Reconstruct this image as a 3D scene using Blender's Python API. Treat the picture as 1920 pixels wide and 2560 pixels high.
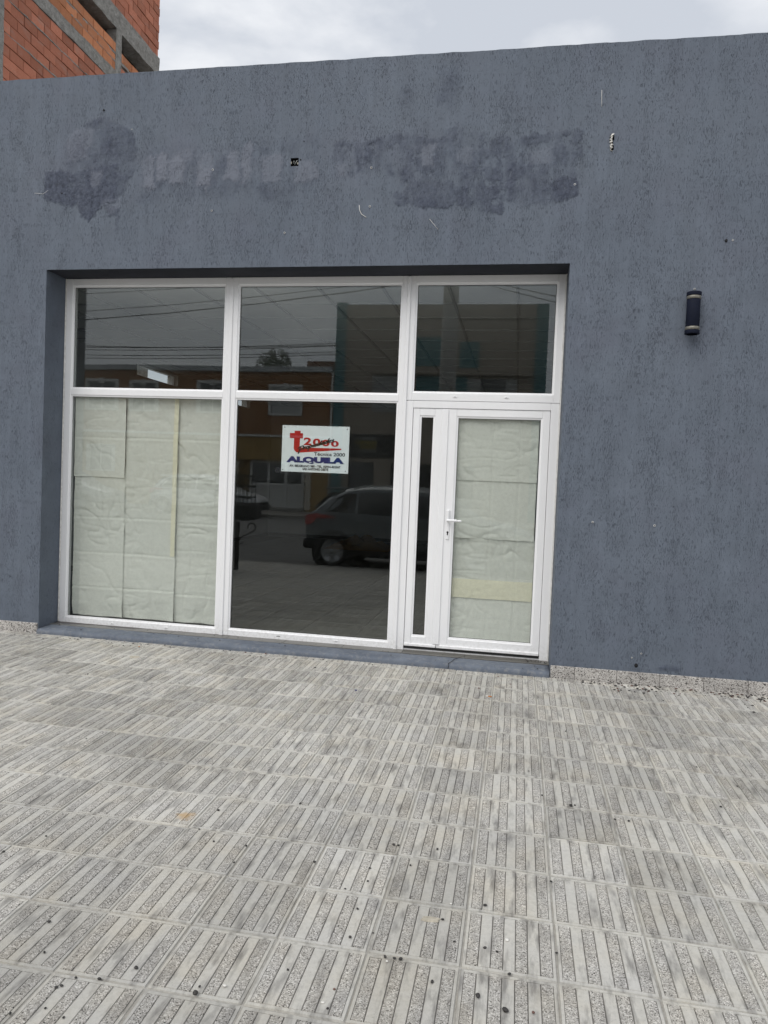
import bpy, bmesh, math, random
import numpy as np
from mathutils import Vector, Matrix, noise as mnoise

rnd = random.Random(7)
sc = bpy.context.scene
for o in list(bpy.data.objects):
    bpy.data.objects.remove(o)

# ------------------------------------------------------------------ camera
PIT, YAW, ROLL, FPX = -0.0380, -0.1780, 0.0408, 1847.4
CAM = Vector((4.0764, -5.7982, 1.4262))
cyw, syw = math.cos(YAW), math.sin(YAW)
_r = Vector((cyw, -syw, 0)); _f = Vector((syw, cyw, 0)); _u = Vector((0, 0, 1))
_f2 = _f * math.cos(PIT) + _u * math.sin(PIT)
_u2 = -_f * math.sin(PIT) + _u * math.cos(PIT)
_r3 = _r * math.cos(ROLL) + _u2 * math.sin(ROLL)
_u3 = -_r * math.sin(ROLL) + _u2 * math.cos(ROLL)
cam = bpy.data.cameras.new("camera")
cam.sensor_fit = 'VERTICAL'
cam.sensor_height = 36.0
cam.lens = FPX / 2560 * 36.0
cam.clip_start = 0.05
cam.clip_end = 500
camo = bpy.data.objects.new("camera", cam)
sc.collection.objects.link(camo)
camo.matrix_world = Matrix(((_r3.x, _u3.x, -_f2.x, CAM.x), (_r3.y, _u3.y, -_f2.y, CAM.y),
                            (_r3.z, _u3.z, -_f2.z, CAM.z), (0, 0, 0, 1)))
sc.camera = camo


def in_view(p, margin=0.06):
    d = Vector(p) - CAM
    z = d.dot(_f2)
    if z < 0.1:
        return False
    u = d.dot(_r3) / z * FPX / 1920
    v = d.dot(_u3) / z * FPX / 2560
    return abs(u) < .5 + margin and abs(v) < .5 + margin


# ------------------------------------------------------------------ world, sun, exposure
SUN_EL, SUN_AZ = math.radians(50), math.radians(208)
w = bpy.data.worlds.new("World")
sc.world = w
w.use_nodes = True
wn, wl = w.node_tree.nodes, w.node_tree.links
wn.clear()
wout = wn.new('ShaderNodeOutputWorld')
bg = wn.new('ShaderNodeBackground')
bg.inputs['Strength'].default_value = 0.1
sky = wn.new('ShaderNodeTexSky')
sky.sky_type = 'NISHITA'
sky.sun_disc = False
sky.sun_elevation = SUN_EL
sky.sun_rotation = SUN_AZ
sky.dust_density = 4.0
tc = wn.new('ShaderNodeTexCoord')
mp = wn.new('ShaderNodeMapping')
mp.inputs['Scale'].default_value = (1.0, 1.0, 2.2)
mp.inputs['Location'].default_value = (3.1, 1.7, 0.4)
n1 = wn.new('ShaderNodeTexNoise')
n1.inputs['Scale'].default_value = 2.6
n1.inputs['Detail'].default_value = 7
n1.inputs['Roughness'].default_value = 0.52
n1.inputs['Distortion'].default_value = 0.3
cr = wn.new('ShaderNodeValToRGB')
cr.color_ramp.elements[0].position = 0.40
cr.color_ramp.elements[0].color = (5.5, 5.85, 6.45, 1)
cr.color_ramp.elements[1].position = 0.60
cr.color_ramp.elements[1].color = (8.8, 8.9, 9.1, 1)
mixc = wn.new('ShaderNodeMix')
mixc.data_type = 'RGBA'
mixc.inputs[0].default_value = 0.94
wl.new(tc.outputs['Generated'], mp.inputs['Vector'])
wl.new(mp.outputs['Vector'], n1.inputs['Vector'])
wl.new(n1.outputs['Fac'], cr.inputs['Fac'])
wl.new(sky.outputs['Color'], mixc.inputs[6])
wl.new(cr.outputs['Color'], mixc.inputs[7])
wl.new(mixc.outputs[2], bg.inputs['Color'])
wl.new(bg.outputs['Background'], wout.inputs['Surface'])

sun = bpy.data.lights.new("sun", 'SUN')
sun.energy = 1.5
sun.angle = math.radians(50)
sun.color = (1.0, 0.97, 0.93)
suno = bpy.data.objects.new("sun", sun)
sc.collection.objects.link(suno)
_sd = Vector((math.sin(SUN_AZ) * math.cos(SUN_EL), math.cos(SUN_AZ) * math.cos(SUN_EL), math.sin(SUN_EL)))
suno.rotation_euler = _sd.to_track_quat('Z', 'Y').to_euler()
suno.location = (0, -4, 12)

sc.view_settings.view_transform = 'Standard'
sc.view_settings.look = 'None'
sc.view_settings.exposure = 0.22
sc.view_settings.gamma = 1.0
sc.view_settings.use_curve_mapping = False
sc.render.engine = 'CYCLES'
sc.cycles.max_bounces = 7
sc.cycles.transparent_max_bounces = 16
sc.cycles.use_denoising = True
sc.cycles.use_adaptive_sampling = True
sc.cycles.adaptive_threshold = 0.02
sc.cycles.sample_clamp_indirect = 6.0

# ------------------------------------------------------------------ node helpers
MATS = {}


class NT:
    def __init__(self, name):
        m = bpy.data.materials.new(name)
        m.use_nodes = True
        self.m = m
        self.n = m.node_tree.nodes
        self.l = m.node_tree.links
        self.n.clear()
        self.out = self.n.new('ShaderNodeOutputMaterial')
        MATS[name] = m

    def node(self, t, **kw):
        nd = self.n.new(t)
        for k, v in kw.items():
            setattr(nd, k, v)
        return nd

    def link(self, a, b):
        self.l.new(a, b)

    def setv(self, sock, v):
        if hasattr(v, 'node'):
            self.l.new(v, sock)
        elif isinstance(v, (tuple, list)) and sock.type == 'RGBA' and len(v) == 3:
            sock.default_value = (*v, 1)
        else:
            sock.default_value = v

    def pos(self):
        return self.node('ShaderNodeNewGeometry').outputs['Position']

    def objc(self):
        return self.node('ShaderNodeTexCoord').outputs['Object']

    def mapping(self, vec, scale=(1, 1, 1), loc=(0, 0, 0), rot=(0, 0, 0)):
        nd = self.node('ShaderNodeMapping')
        nd.inputs['Scale'].default_value = scale
        nd.inputs['Location'].default_value = loc
        nd.inputs['Rotation'].default_value = rot
        self.l.new(vec, nd.inputs['Vector'])
        return nd.outputs['Vector']

    def noise(self, vec, scale=5, detail=4, rough=.55, dist=0.0):
        nd = self.node('ShaderNodeTexNoise')
        nd.inputs['Scale'].default_value = scale
        nd.inputs['Detail'].default_value = detail
        nd.inputs['Roughness'].default_value = rough
        nd.inputs['Distortion'].default_value = dist
        self.l.new(vec, nd.inputs['Vector'])
        return nd.outputs['Fac']

    def vor(self, vec, scale=100, out='Color', feature='F1'):
        nd = self.node('ShaderNodeTexVoronoi')
        nd.feature = feature
        nd.inputs['Scale'].default_value = scale
        self.l.new(vec, nd.inputs['Vector'])
        return nd.outputs[out]

    def ramp(self, fac, stops, interp='LINEAR'):
        nd = self.node('ShaderNodeValToRGB')
        nd.color_ramp.interpolation = interp
        el = nd.color_ramp.elements
        while len(el) > 1:
            el.remove(el[0])
        for i, (p, c) in enumerate(stops):
            e = el[0] if i == 0 else el.new(p)
            e.position = p
            if not isinstance(c, (tuple, list)):
                c = (c, c, c)
            e.color = (*c, 1)
        self.l.new(fac, nd.inputs['Fac'])
        return nd.outputs['Color']

    def math(self, op, a, b=None, clamp=False):
        nd = self.node('ShaderNodeMath', operation=op, use_clamp=clamp)
        self.setv(nd.inputs[0], a)
        if b is not None:
            self.setv(nd.inputs[1], b)
        return nd.outputs[0]

    def mix(self, fac, a, b, mode='MIX'):
        nd = self.node('ShaderNodeMix', data_type='RGBA', blend_type=mode)
        self.setv(nd.inputs[0], fac)
        self.setv(nd.inputs[6], a)
        self.setv(nd.inputs[7], b)
        return nd.outputs[2]

    def bump(self, h, strength=.3, dist=.01, normal=None):
        nd = self.node('ShaderNodeBump')
        nd.inputs['Strength'].default_value = strength
        nd.inputs['Distance'].default_value = dist
        self.l.new(h, nd.inputs['Height'])
        if normal is not None:
            self.l.new(normal, nd.inputs['Normal'])
        return nd.outputs['Normal']

    def attr(self, name):
        nd = self.node('ShaderNodeAttribute')
        nd.attribute_name = name
        return nd.outputs['Fac']

    def rand(self):
        return self.node('ShaderNodeObjectInfo').outputs['Random']

    def sep(self, vec):
        nd = self.node('ShaderNodeSeparateXYZ')
        self.l.new(vec, nd.inputs[0])
        return nd.outputs

    def bsdf(self, color, rough=.6, metal=0.0, normal=None, spec=.5, **kw):
        nd = self.node('ShaderNodeBsdfPrincipled')
        self.setv(nd.inputs['Base Color'], color)
        self.setv(nd.inputs['Roughness'], rough)
        self.setv(nd.inputs['Metallic'], metal)
        nd.inputs['Specular IOR Level'].default_value = spec
        for k, v in kw.items():
            self.setv(nd.inputs[k.replace('_', ' ')], v)
        if normal is not None:
            self.l.new(normal, nd.inputs['Normal'])
        self.l.new(nd.outputs[0], self.out.inputs['Surface'])
        return nd


def simple(name, col, rough=.6, metal=0.0, var=.12, scale=20, bump=.0, spec=.5, rv=0.0):
    t = NT(name)
    p = t.objc()
    f = t.noise(p, scale, 4)
    c = t.mix(1.0, col, t.ramp(f, [(.3, 1 - var), (.7, 1 + var * .6)]), 'MULTIPLY')
    if rv:
        c = t.mix(1.0, c, t.ramp(t.rand(), [(0, 1 - rv), (1, 1 + rv)]), 'MULTIPLY')
    nrm = t.bump(f, bump, .004) if bump else None
    t.bsdf(c, rough, metal, nrm, spec)
    return t.m


# ------------------------------------------------------------------ materials
def mk_wall():
    t = NT('painted_render')
    p = t.objc()
    pa, la = t.attr('patch'), t.attr('pale')
    big = t.noise(p, .9, 5, .6)
    mid = t.noise(p, 6, 5, .6)
    # vertical combed gouges of the textured render
    warp = t.node('ShaderNodeVectorMath', operation='ADD')
    wob = t.node('ShaderNodeTexNoise')
    wob.inputs['Scale'].default_value = 9
    wob.inputs['Detail'].default_value = 2
    t.link(p, wob.inputs['Vector'])
    sc_ = t.node('ShaderNodeVectorMath', operation='SCALE')
    t.link(wob.outputs['Color'], sc_.inputs[0])
    sc_.inputs['Scale'].default_value = .03
    t.link(p, warp.inputs[0])
    t.link(sc_.outputs[0], warp.inputs[1])
    sq = t.sep(warp.outputs[0])
    cb = t.node('ShaderNodeCombineXYZ')
    t.link(t.math('ADD', sq[0], sq[1]), cb.inputs[0])
    t.link(sq[2], cb.inputs[2])
    sv = cb.outputs[0]
    s1 = t.noise(t.mapping(sv, (185, 3, 23)), 1.0, 2.2, .55)
    s2 = t.noise(t.mapping(sv, (250, 3, 46), (3, 1, 5)), 1.0, 2, .5)
    dens = t.noise(t.mapping(p, (1.5, 1, .5), (9, 2, 4)), 4.5, 6, .72)
    thr = t.ramp(dens, [(.34, .66), (.66, .535)])
    g1 = t.math('MULTIPLY', t.math('SUBTRACT', s1, thr), 14, True)
    g2 = t.math('MULTIPLY', t.math('SUBTRACT', s2, t.math('ADD', thr, .035)), 12, True)
    gr = t.math('MAXIMUM', g1, g2)
    # smooth trowelled repairs carry almost no gouges
    rough_p = t.math('MULTIPLY', t.ramp(t.noise(p, 11, 4, .6), [(.45, 0), (.6, 1)]), 1.0)
    supp = t.math('SUBTRACT', 1.0, t.math('MULTIPLY', t.math('MAXIMUM', pa, la), t.math('SUBTRACT', 1.0, t.math('MULTIPLY', rough_p, .9))), True)
    gr = t.math('MULTIPLY', gr, supp)
    base = t.ramp(big, [(.25, (.111, .133, .168)), (.5, (.126, .149, .186)), (.78, (.144, .168, .206))])
    base = t.mix(t.math('MULTIPLY', t.ramp(t.noise(p, 2.1, 3, .5), [(.5, 0), (.75, 1)]), .35), base, (.126, .132, .174))
    base = t.mix(1.0, base, t.ramp(mid, [(.3, .90), (.7, 1.08)]), 'MULTIPLY')
    strk = t.noise(t.mapping(p, (26, 3, 1.6)), 1.0, 5, .65)
    base = t.mix(1.0, base, t.ramp(strk, [(.3, .92), (.7, 1.07)]), 'MULTIPLY')
    zz_ = t.sep(p)[2]
    rain = t.math('MULTIPLY', t.ramp(zz_, [(0, 0), (.86, 0), (.953, 1)]) if False else t.math('MULTIPLY', t.math('SUBTRACT', zz_, 4.25), 1.6, True), t.ramp(t.noise(t.mapping(p, (16, 2, .5), (5, 0, 2)), 1.0, 4, .6), [(.48, 0), (.66, 1)]))
    base = t.mix(t.math('MULTIPLY', rain, .38), base, (.085, .10, .13))
    patchc = t.ramp(t.noise(t.mapping(p, (1.6, 1, 1)), 19, 6, .7), [(.36, (.024, .030, .050)), (.5, (.050, .060, .092)), (.66, (.084, .098, .138))])
    c = t.mix(t.math('MULTIPLY', pa, .86), base, patchc)
    c = t.mix(t.math('MULTIPLY', la, .75), c, (.182, .198, .240))
    ed = t.attr('rim')
    c = t.mix(t.math('MULTIPLY', ed, .5), c, (.038, .045, .068))  # shading of the filler ridges, put into the colour as dark outlines
    z = t.sep(p)[2]
    low = t.ramp(z, [(0.0, 1.0), (.45, 0.0)])
    c = t.mix(t.math('MULTIPLY', low, t.math('MULTIPLY', mid, .35)), c, (.10, .12, .155))
    c = t.mix(t.math('MULTIPLY', gr, .50), c, (.042, .050, .070))
    fine = t.noise(p, 190, 3, .6)
    c = t.mix(1.0, c, t.ramp(fine, [(.3, .92), (.7, 1.08)]), 'MULTIPLY')
    h = t.math('SUBTRACT', t.math('ADD', t.math('MULTIPLY', fine, .18), t.math('MULTIPLY', mid, .6)), gr)
    nrm = t.bump(h, .75, .005)
    t.bsdf(c, t.ramp(mid, [(.3, .62), (.7, .75)]), 0, nrm, .35)


mk_wall()


simple('soffit_dark', (.022, .025, .036), .8, var=.2, scale=6, bump=.2)  # soffit coloured much darker than the wall face


def mk_sillpaint():
    t = NT('sill_paint')
    p = t.pos()
    n = t.noise(p, 7, 5, .65)
    c = t.ramp(n, [(.3, (.10, .118, .15)), (.7, (.155, .178, .215))])
    dust = t.noise(p, 26, 4, .7)
    c = t.mix(t.math('MULTIPLY', t.ramp(dust, [(.5, 0), (.72, 1)]), .45), c, (.30, .295, .28))
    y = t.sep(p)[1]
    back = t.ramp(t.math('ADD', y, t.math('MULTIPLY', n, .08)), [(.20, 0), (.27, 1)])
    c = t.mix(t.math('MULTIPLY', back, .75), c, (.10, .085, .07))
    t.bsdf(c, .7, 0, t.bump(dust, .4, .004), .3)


mk_sillpaint()


def mk_tile(name, agg):
    t = NT(name)
    p = t.pos()
    rv = t.rand()
    off_ = t.node('ShaderNodeVectorMath', operation='ADD')
    cmb_ = t.node('ShaderNodeCombineXYZ')
    t.link(t.math('MULTIPLY', rv, 57.0), cmb_.inputs[0])
    t.link(t.math('MULTIPLY', rv, 131.0), cmb_.inputs[1])
    t.link(p, off_.inputs[0])
    t.link(cmb_.outputs[0], off_.inputs[1])
    pt = off_.outputs[0]
    tint = t.noise(pt, 4.5, 4, .6)
    if agg:
        cell = t.vor(p, 300, 'Color')
        v = t.sep(cell)[0]
        v2 = t.sep(cell)[1]
        c = t.ramp(v, [(0, (.06, .056, .052)), (.07, (.09, .085, .08)), (.13, (.25, .24, .225)), (.4, (.42, .407, .38)),
                       (.7, (.545, .53, .498)), (1, (.82, .805, .77))])
        edge = t.vor(p, 300, 'Distance', 'DISTANCE_TO_EDGE')
        mort = t.ramp(edge, [(.02, 0), (.10, 1)])
        big = t.vor(p, 95, 'Color')
        bd = t.vor(p, 95, 'Distance')
        bigm = t.math('MULTIPLY', t.ramp(t.sep(big)[2], [(.86, 0), (.87, 1)]), t.ramp(bd, [(.20, 1), (.28, 0)]))
        c = t.mix(mort, (.40, .385, .355), c)
        c = t.mix(bigm, c, (.06, .056, .052))
        h = t.math('ADD', edge, t.math('MULTIPLY', v2, .25))
        nrm = t.bump(h, .5, .003)
        rough = .75
    else:
        f = t.noise(p, 60, 5, .65)
        c = t.ramp(f, [(.25, (.46, .45, .42)), (.5, (.53, .52, .485)), (.75, (.58, .57, .535))])
        pit = t.noise(p, 260, 2, .5)
        c = t.mix(t.math('MULTIPLY', t.ramp(pit, [(.66, 0), (.72, 1)]), .5), c, (.14, .135, .125))
        nrm = t.bump(f, .25, .003)
        rough = .7
    # grime that gathers in soft grey smudges, plus a warm/cool drift
    sm = t.noise(t.mapping(pt, (1.9, .42, 1)), 13, 4, .6)
    smm = t.ramp(sm, [(.50, 0), (.68, 1)])
    c = t.mix(t.math('MULTIPLY', smm, .50 if agg else .80), c, (.195, .188, .18))
    lg = t.noise(t.mapping(p, (1, 1, 1), (4, 8, 0)), .8, 3, .5)
    c = t.mix(1.0, c, t.ramp(lg, [(.3, (.89, .883, .872)), (.7, (1.08, 1.077, 1.07))]), 'MULTIPLY')
    c = t.mix(1.0, c, t.ramp(tint, [(.3, (.98, .985, 1.0)), (.5, (1.0, .995, .982)), (.72, (1.03, .995, .93))]), 'MULTIPLY')
    c = t.mix(1.0, c, t.ramp(rv, [(0, .80), (.5, .98), (1, 1.10)]), 'MULTIPLY')
    # rust coloured spill
    dv = t.node('ShaderNodeVectorMath', operation='DISTANCE')
    wn_ = t.node('ShaderNodeVectorMath', operation='ADD')
    nn = t.node('ShaderNodeTexNoise')
    nn.inputs['Scale'].default_value = 30
    t.link(p, nn.inputs['Vector'])
    s_ = t.node('ShaderNodeVectorMath', operation='SCALE')
    s_.inputs['Scale'].default_value = .06
    t.link(nn.outputs['Color'], s_.inputs[0])
    t.link(p, wn_.inputs[0])
    t.link(s_.outputs[0], wn_.inputs[1])
    t.link(wn_.outputs[0], dv.inputs[0])
    dv.inputs[1].default_value = (2.71 + .03, -2.81 + .03, -.06 + .03)
    st = t.ramp(dv.outputs['Value'], [(.018, 1), (.048, 0)])
    c = t.mix(t.math('MULTIPLY', st, .6), c, (.50, .30, .09))
    t.bsdf(c, rough, 0, nrm, .3)


mk_tile('exposed_aggregate', True)
mk_tile('smooth_concrete', False)


def mk_joint():
    t = NT('tile_joint')
    p = t.pos()
    f = t.noise(p, 40, 5, .65)
    c = t.ramp(f, [(.25, (.26, .25, .225)), (.75, (.47, .455, .42))])
    c = t.mix(t.math('MULTIPLY', t.ramp(t.noise(p, 5, 3), [(.5, 0), (.7, 1)]), .4), c, (.30, .27, .22))
    t.bsdf(c, .85, 0, t.bump(f, .4, .003), .2)


mk_joint()


simple('strip_groove', (.13, .125, .118), .9, var=.3, scale=30)


def mk_terrazzo():
    t = NT('terrazzo')
    p = t.pos()
    cell = t.vor(p, 165, 'Color')
    v = t.sep(cell)[0]
    c = t.ramp(v, [(0, (.05, .045, .045)), (.13, (.06, .055, .05)), (.16, (.30, .28, .26)), (.55, (.42, .40, .375)), (1, (.62, .60, .57))])
    f = t.noise(p, 8, 4)
    c = t.mix(1.0, c, t.ramp(f, [(.3, .82), (.7, 1.08)]), 'MULTIPLY')
    c = t.mix(1.0, c, t.ramp(t.rand(), [(0, .9), (1, 1.08)]), 'MULTIPLY')
    t.bsdf(c, .5, 0, t.bump(v, .15, .002), .4)


mk_terrazzo()


def mk_brick(name, c0, c1):
    t = NT(name)
    p = t.objc()
    z = t.sep(p)[2]
    rib = t.math('SINE', t.math('MULTIPLY', z, 2 * math.pi / .0165))
    f = t.noise(p, 18, 5, .6)
    g = t.noise(t.mapping(t.pos(), (1, 1, 3)), 3, 4)
    c = t.mix(f, c0, c1)
    c = t.mix(1.0, c, t.ramp(t.rand(), [(0, .74), (1, 1.2)]), 'MULTIPLY')
    c = t.mix(1.0, c, t.ramp(rib, [(0, .78), (.5, 1.03)]), 'MULTIPLY')
    c = t.mix(t.math('MULTIPLY', t.ramp(g, [(.55, 0), (.75, 1)]), .35), c, (.36, .30, .26))
    t.bsdf(c, .85, 0, t.bump(rib, .5, .004), .2)


mk_brick('hollow_brick', (.46, .165, .10), (.60, .245, .155))
mk_brick('hollow_brick_orange', (.54, .20, .095), (.68, .30, .15))


def mk_concrete():
    t = NT('rough_concrete')
    p = t.pos()
    f = t.noise(p, 9, 6, .65)
    g = t.noise(t.mapping(p, (1, 1, 6)), 7, 4, .6)
    c = t.ramp(f, [(.25, (.20, .19, .175)), (.5, (.31, .30, .275)), (.75, (.42, .405, .375))])
    cr_ = t.noise(p, 22, 3, .6, 1.2)
    crk = t.ramp(cr_, [(.485, 0), (.5, 1), (.515, 0)])
    c = t.mix(t.math('MULTIPLY', crk, .6), c, (.09, .08, .07))
    c = t.mix(1.0, c, t.ramp(g, [(.3, .85), (.7, 1.1)]), 'MULTIPLY')
    t.bsdf(c, .9, 0, t.bump(t.math('SUBTRACT', f, t.math('MULTIPLY', crk, .5)), .8, .03), .2)


mk_concrete()


def mk_upvc():
    t = NT('white_upvc')
    p = t.pos()
    f = t.noise(t.mapping(p, (3, 3, .6)), 5, 5, .6)
    c = t.ramp(f, [(.3, (.868, .870, .874)), (.65, (.888, .890, .896))])
    z = t.sep(p)[2]
    d = t.noise(p, 40, 4, .7)
    low = t.math('MULTIPLY', t.ramp(z, [(.04, 1), (.22, 0)]), t.ramp(d, [(.45, 0), (.75, 1)]))
    c = t.mix(t.math('MULTIPLY', low, .5), c, (.42, .40, .36))
    top = t.math('MULTIPLY', t.ramp(z, [(2.95, 0), (3.15, 1)]), t.ramp(t.noise(t.mapping(p, (1, 1, .3)), 9, 4, .7), [(.5, 0), (.8, 1)]))
    c = t.mix(t.math('MULTIPLY', top, .45), c, (.50, .45, .39))
    t.bsdf(c, .32, 0, None, .5)


mk_upvc()
simple('rubber_seal', (.02, .02, .02), .6)
simple('caulk', (.78, .77, .74), .7, var=.2, scale=30, bump=.3)


def mk_glass(name, f0, tint):
    t = NT(name)
    lw = t.node('ShaderNodeLayerWeight')
    lw.inputs['Blend'].default_value = .5
    k = t.math('POWER', lw.outputs['Facing'], 5)
    fac = t.math('ADD', f0, t.math('MULTIPLY', k, 1 - f0))
    tr = t.node('ShaderNodeBsdfTransparent')
    t.setv(tr.inputs['Color'], tint)
    gl = t.node('ShaderNodeBsdfGlossy')
    gl.inputs['Roughness'].default_value = 0.0
    gl.inputs['Color'].default_value = (.97, 1.0, 1.0, 1)
    mx = t.node('ShaderNodeMixShader')
    t.link(fac, mx.inputs[0])
    t.link(tr.outputs[0], mx.inputs[1])
    t.link(gl.outputs[0], mx.inputs[2])
    t.link(mx.outputs[0], t.out.inputs['Surface'])


mk_glass('window_glass', .063, (.955, .970, .960))
mk_glass('clear_glass', .05, (.93, .95, .95))


def mk_paper(name, c0, c1):
    t = NT(name)
    p = t.objc()
    f = t.noise(t.mapping(p, (1.2, 1, 3.5)), 6, 5, .6)
    g = t.noise(p, 40, 3, .6)
    c = t.mix(f, c0, c1)
    c = t.mix(1.0, c, t.ramp(g, [(.3, .95), (.7, 1.05)]), 'MULTIPLY')
    b = t.bsdf(c, .8, 0, t.bump(t.math('ADD', f, t.math('MULTIPLY', g, .25)), .22, .008), .2)
    tl = t.node('ShaderNodeBsdfTranslucent')
    t.setv(tl.inputs['Color'], c)
    mx = t.node('ShaderNodeMixShader')
    mx.inputs[0].default_value = .18
    t.link(b.outputs[0], mx.inputs[1])
    t.link(tl.outputs[0], mx.inputs[2])
    t.link(mx.outputs[0], t.out.inputs['Surface'])


mk_paper('masking_paper', (.77, .768, .712), (.83, .828, .775))
mk_paper('masking_paper_double', (.84, .80, .63), (.88, .84, .68))
mk_paper('kraft_paper', (.32, .19, .08), (.42, .26, .12))

simple('sign_white', (.80, .84, .86), .25, var=.03)
simple('sign_red', (.46, .004, .007), .35, var=.08)
simple('sign_blue', (.006, .016, .15), .35, var=.05)
simple('sign_black', (.012, .012, .016), .4, var=.05)
simple('tape', (.6, .62, .6), .3, var=.1)
simple('lamp_navy', (.006, .009, .022), .75, var=.15, scale=40, spec=.2)
simple('lamp_steel', (.22, .21, .18), .5, .5, var=.2, scale=60)
simple('lamp_glass', (.35, .33, .28), .3)
simple('iron_black', (.012, .012, .013), .5)
simple('dark_void', (.01, .01, .012), .9)
simple('pebble_dark', (.035, .032, .030), .6, var=.4, scale=90, rv=.4)
simple('pebble_brown', (.12, .06, .045), .6, var=.3, scale=90, rv=.3)
simple('shell_white', (.75, .73, .68), .5)
simple('cement_scrap', (.48, .44, .36), .9, var=.3, scale=40, bump=.4)
simple('butt_orange', (.55, .22, .07), .8)
simple('butt_paper', (.75, .73, .68), .8)
simple('asphalt', (.12, .118, .115), .85, var=.2, scale=3, bump=.3)
simple('kerb_concrete', (.27, .26, .24), .85, var=.2, scale=6, bump=.3)
simple('far_pavement', (.30, .28, .25), .85, var=.2, scale=4)
simple('interior_white', (.72, .72, .71), .8, var=.05, scale=2)
simple('interior_floor', (.13, .125, .112), .35, var=.18, scale=5, rv=.05)
simple('floor_grout', (.24, .235, .22), .7)
simple('ceiling_panel', (.80, .81, .81), .7, var=.04, scale=6, rv=.02)
simple('ceiling_grid', (.50, .51, .52), .6)
simple('roof_felt', (.12, .12, .125), .9)
simple('ochre_render', (.29, .14, .055), .85, var=.18, scale=1.2)
simple('ochre_low', (.36, .23, .07), .85, var=.15, scale=1.2)
simple('white_trim', (.62, .62, .60), .7, var=.08)
simple('fascia_metal', (.42, .44, .45), .4, .4, var=.2, scale=1.5)
simple('beige_render', (.33, .285, .235), .85, var=.12, scale=.8)
simple('teal_render', (.085, .20, .215), .8, var=.12, scale=.8)
simple('quoin_stone', (.55, .50, .42), .8, var=.1, rv=.1)
simple('shutter_grey', (.46, .47, .46), .6, var=.08)
simple('far_glass', (.03, .035, .038), .08, spec=.8)
simple('sign_dark', (.018, .018, .018), .6)
simple('sign_yellow', (.45, .36, .05), .6)
simple('sign_grey', (.38, .38, .36), .6)
simple('brick_far', (.24, .12, .075), .9, var=.3, scale=4)
simple('car_grey', (.125, .14, .15), .25, .3, var=.03, spec=.6)
simple('car_white', (.75, .76, .77), .22, 0, var=.02, spec=.6)
simple('car_silver', (.45, .46, .47), .25, .4, var=.02, spec=.6)
simple('car_glass', (.012, .014, .016), .06, spec=.8)
simple('car_black', (.015, .015, .016), .7)
simple('tyre', (.018, .018, .018), .8)
simple('alloy', (.42, .43, .44), .3, .8, var=.05)
simple('tail_red', (.42, .012, .012), .15, spec=.7)
simple('lens_clear', (.6, .62, .62), .1, spec=.7)
simple('plate_dark', (.03, .03, .03), .5)
simple('concrete_pole', (.33, .32, .30), .85, var=.15, scale=5)
simple('cable', (.014, .014, .015), .6)
simple('bark', (.10, .075, .05), .9, var=.3)


def mk_leaf():
    t = NT('leaf')
    c = t.ramp(t.noise(t.pos(), 8, 2), [(.3, (.035, .07, .02)), (.7, (.12, .17, .06))])
    t.bsdf(c, .6, 0, None, .3)


mk_leaf()

# ------------------------------------------------------------------ object helpers
COL = sc.collection


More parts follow.
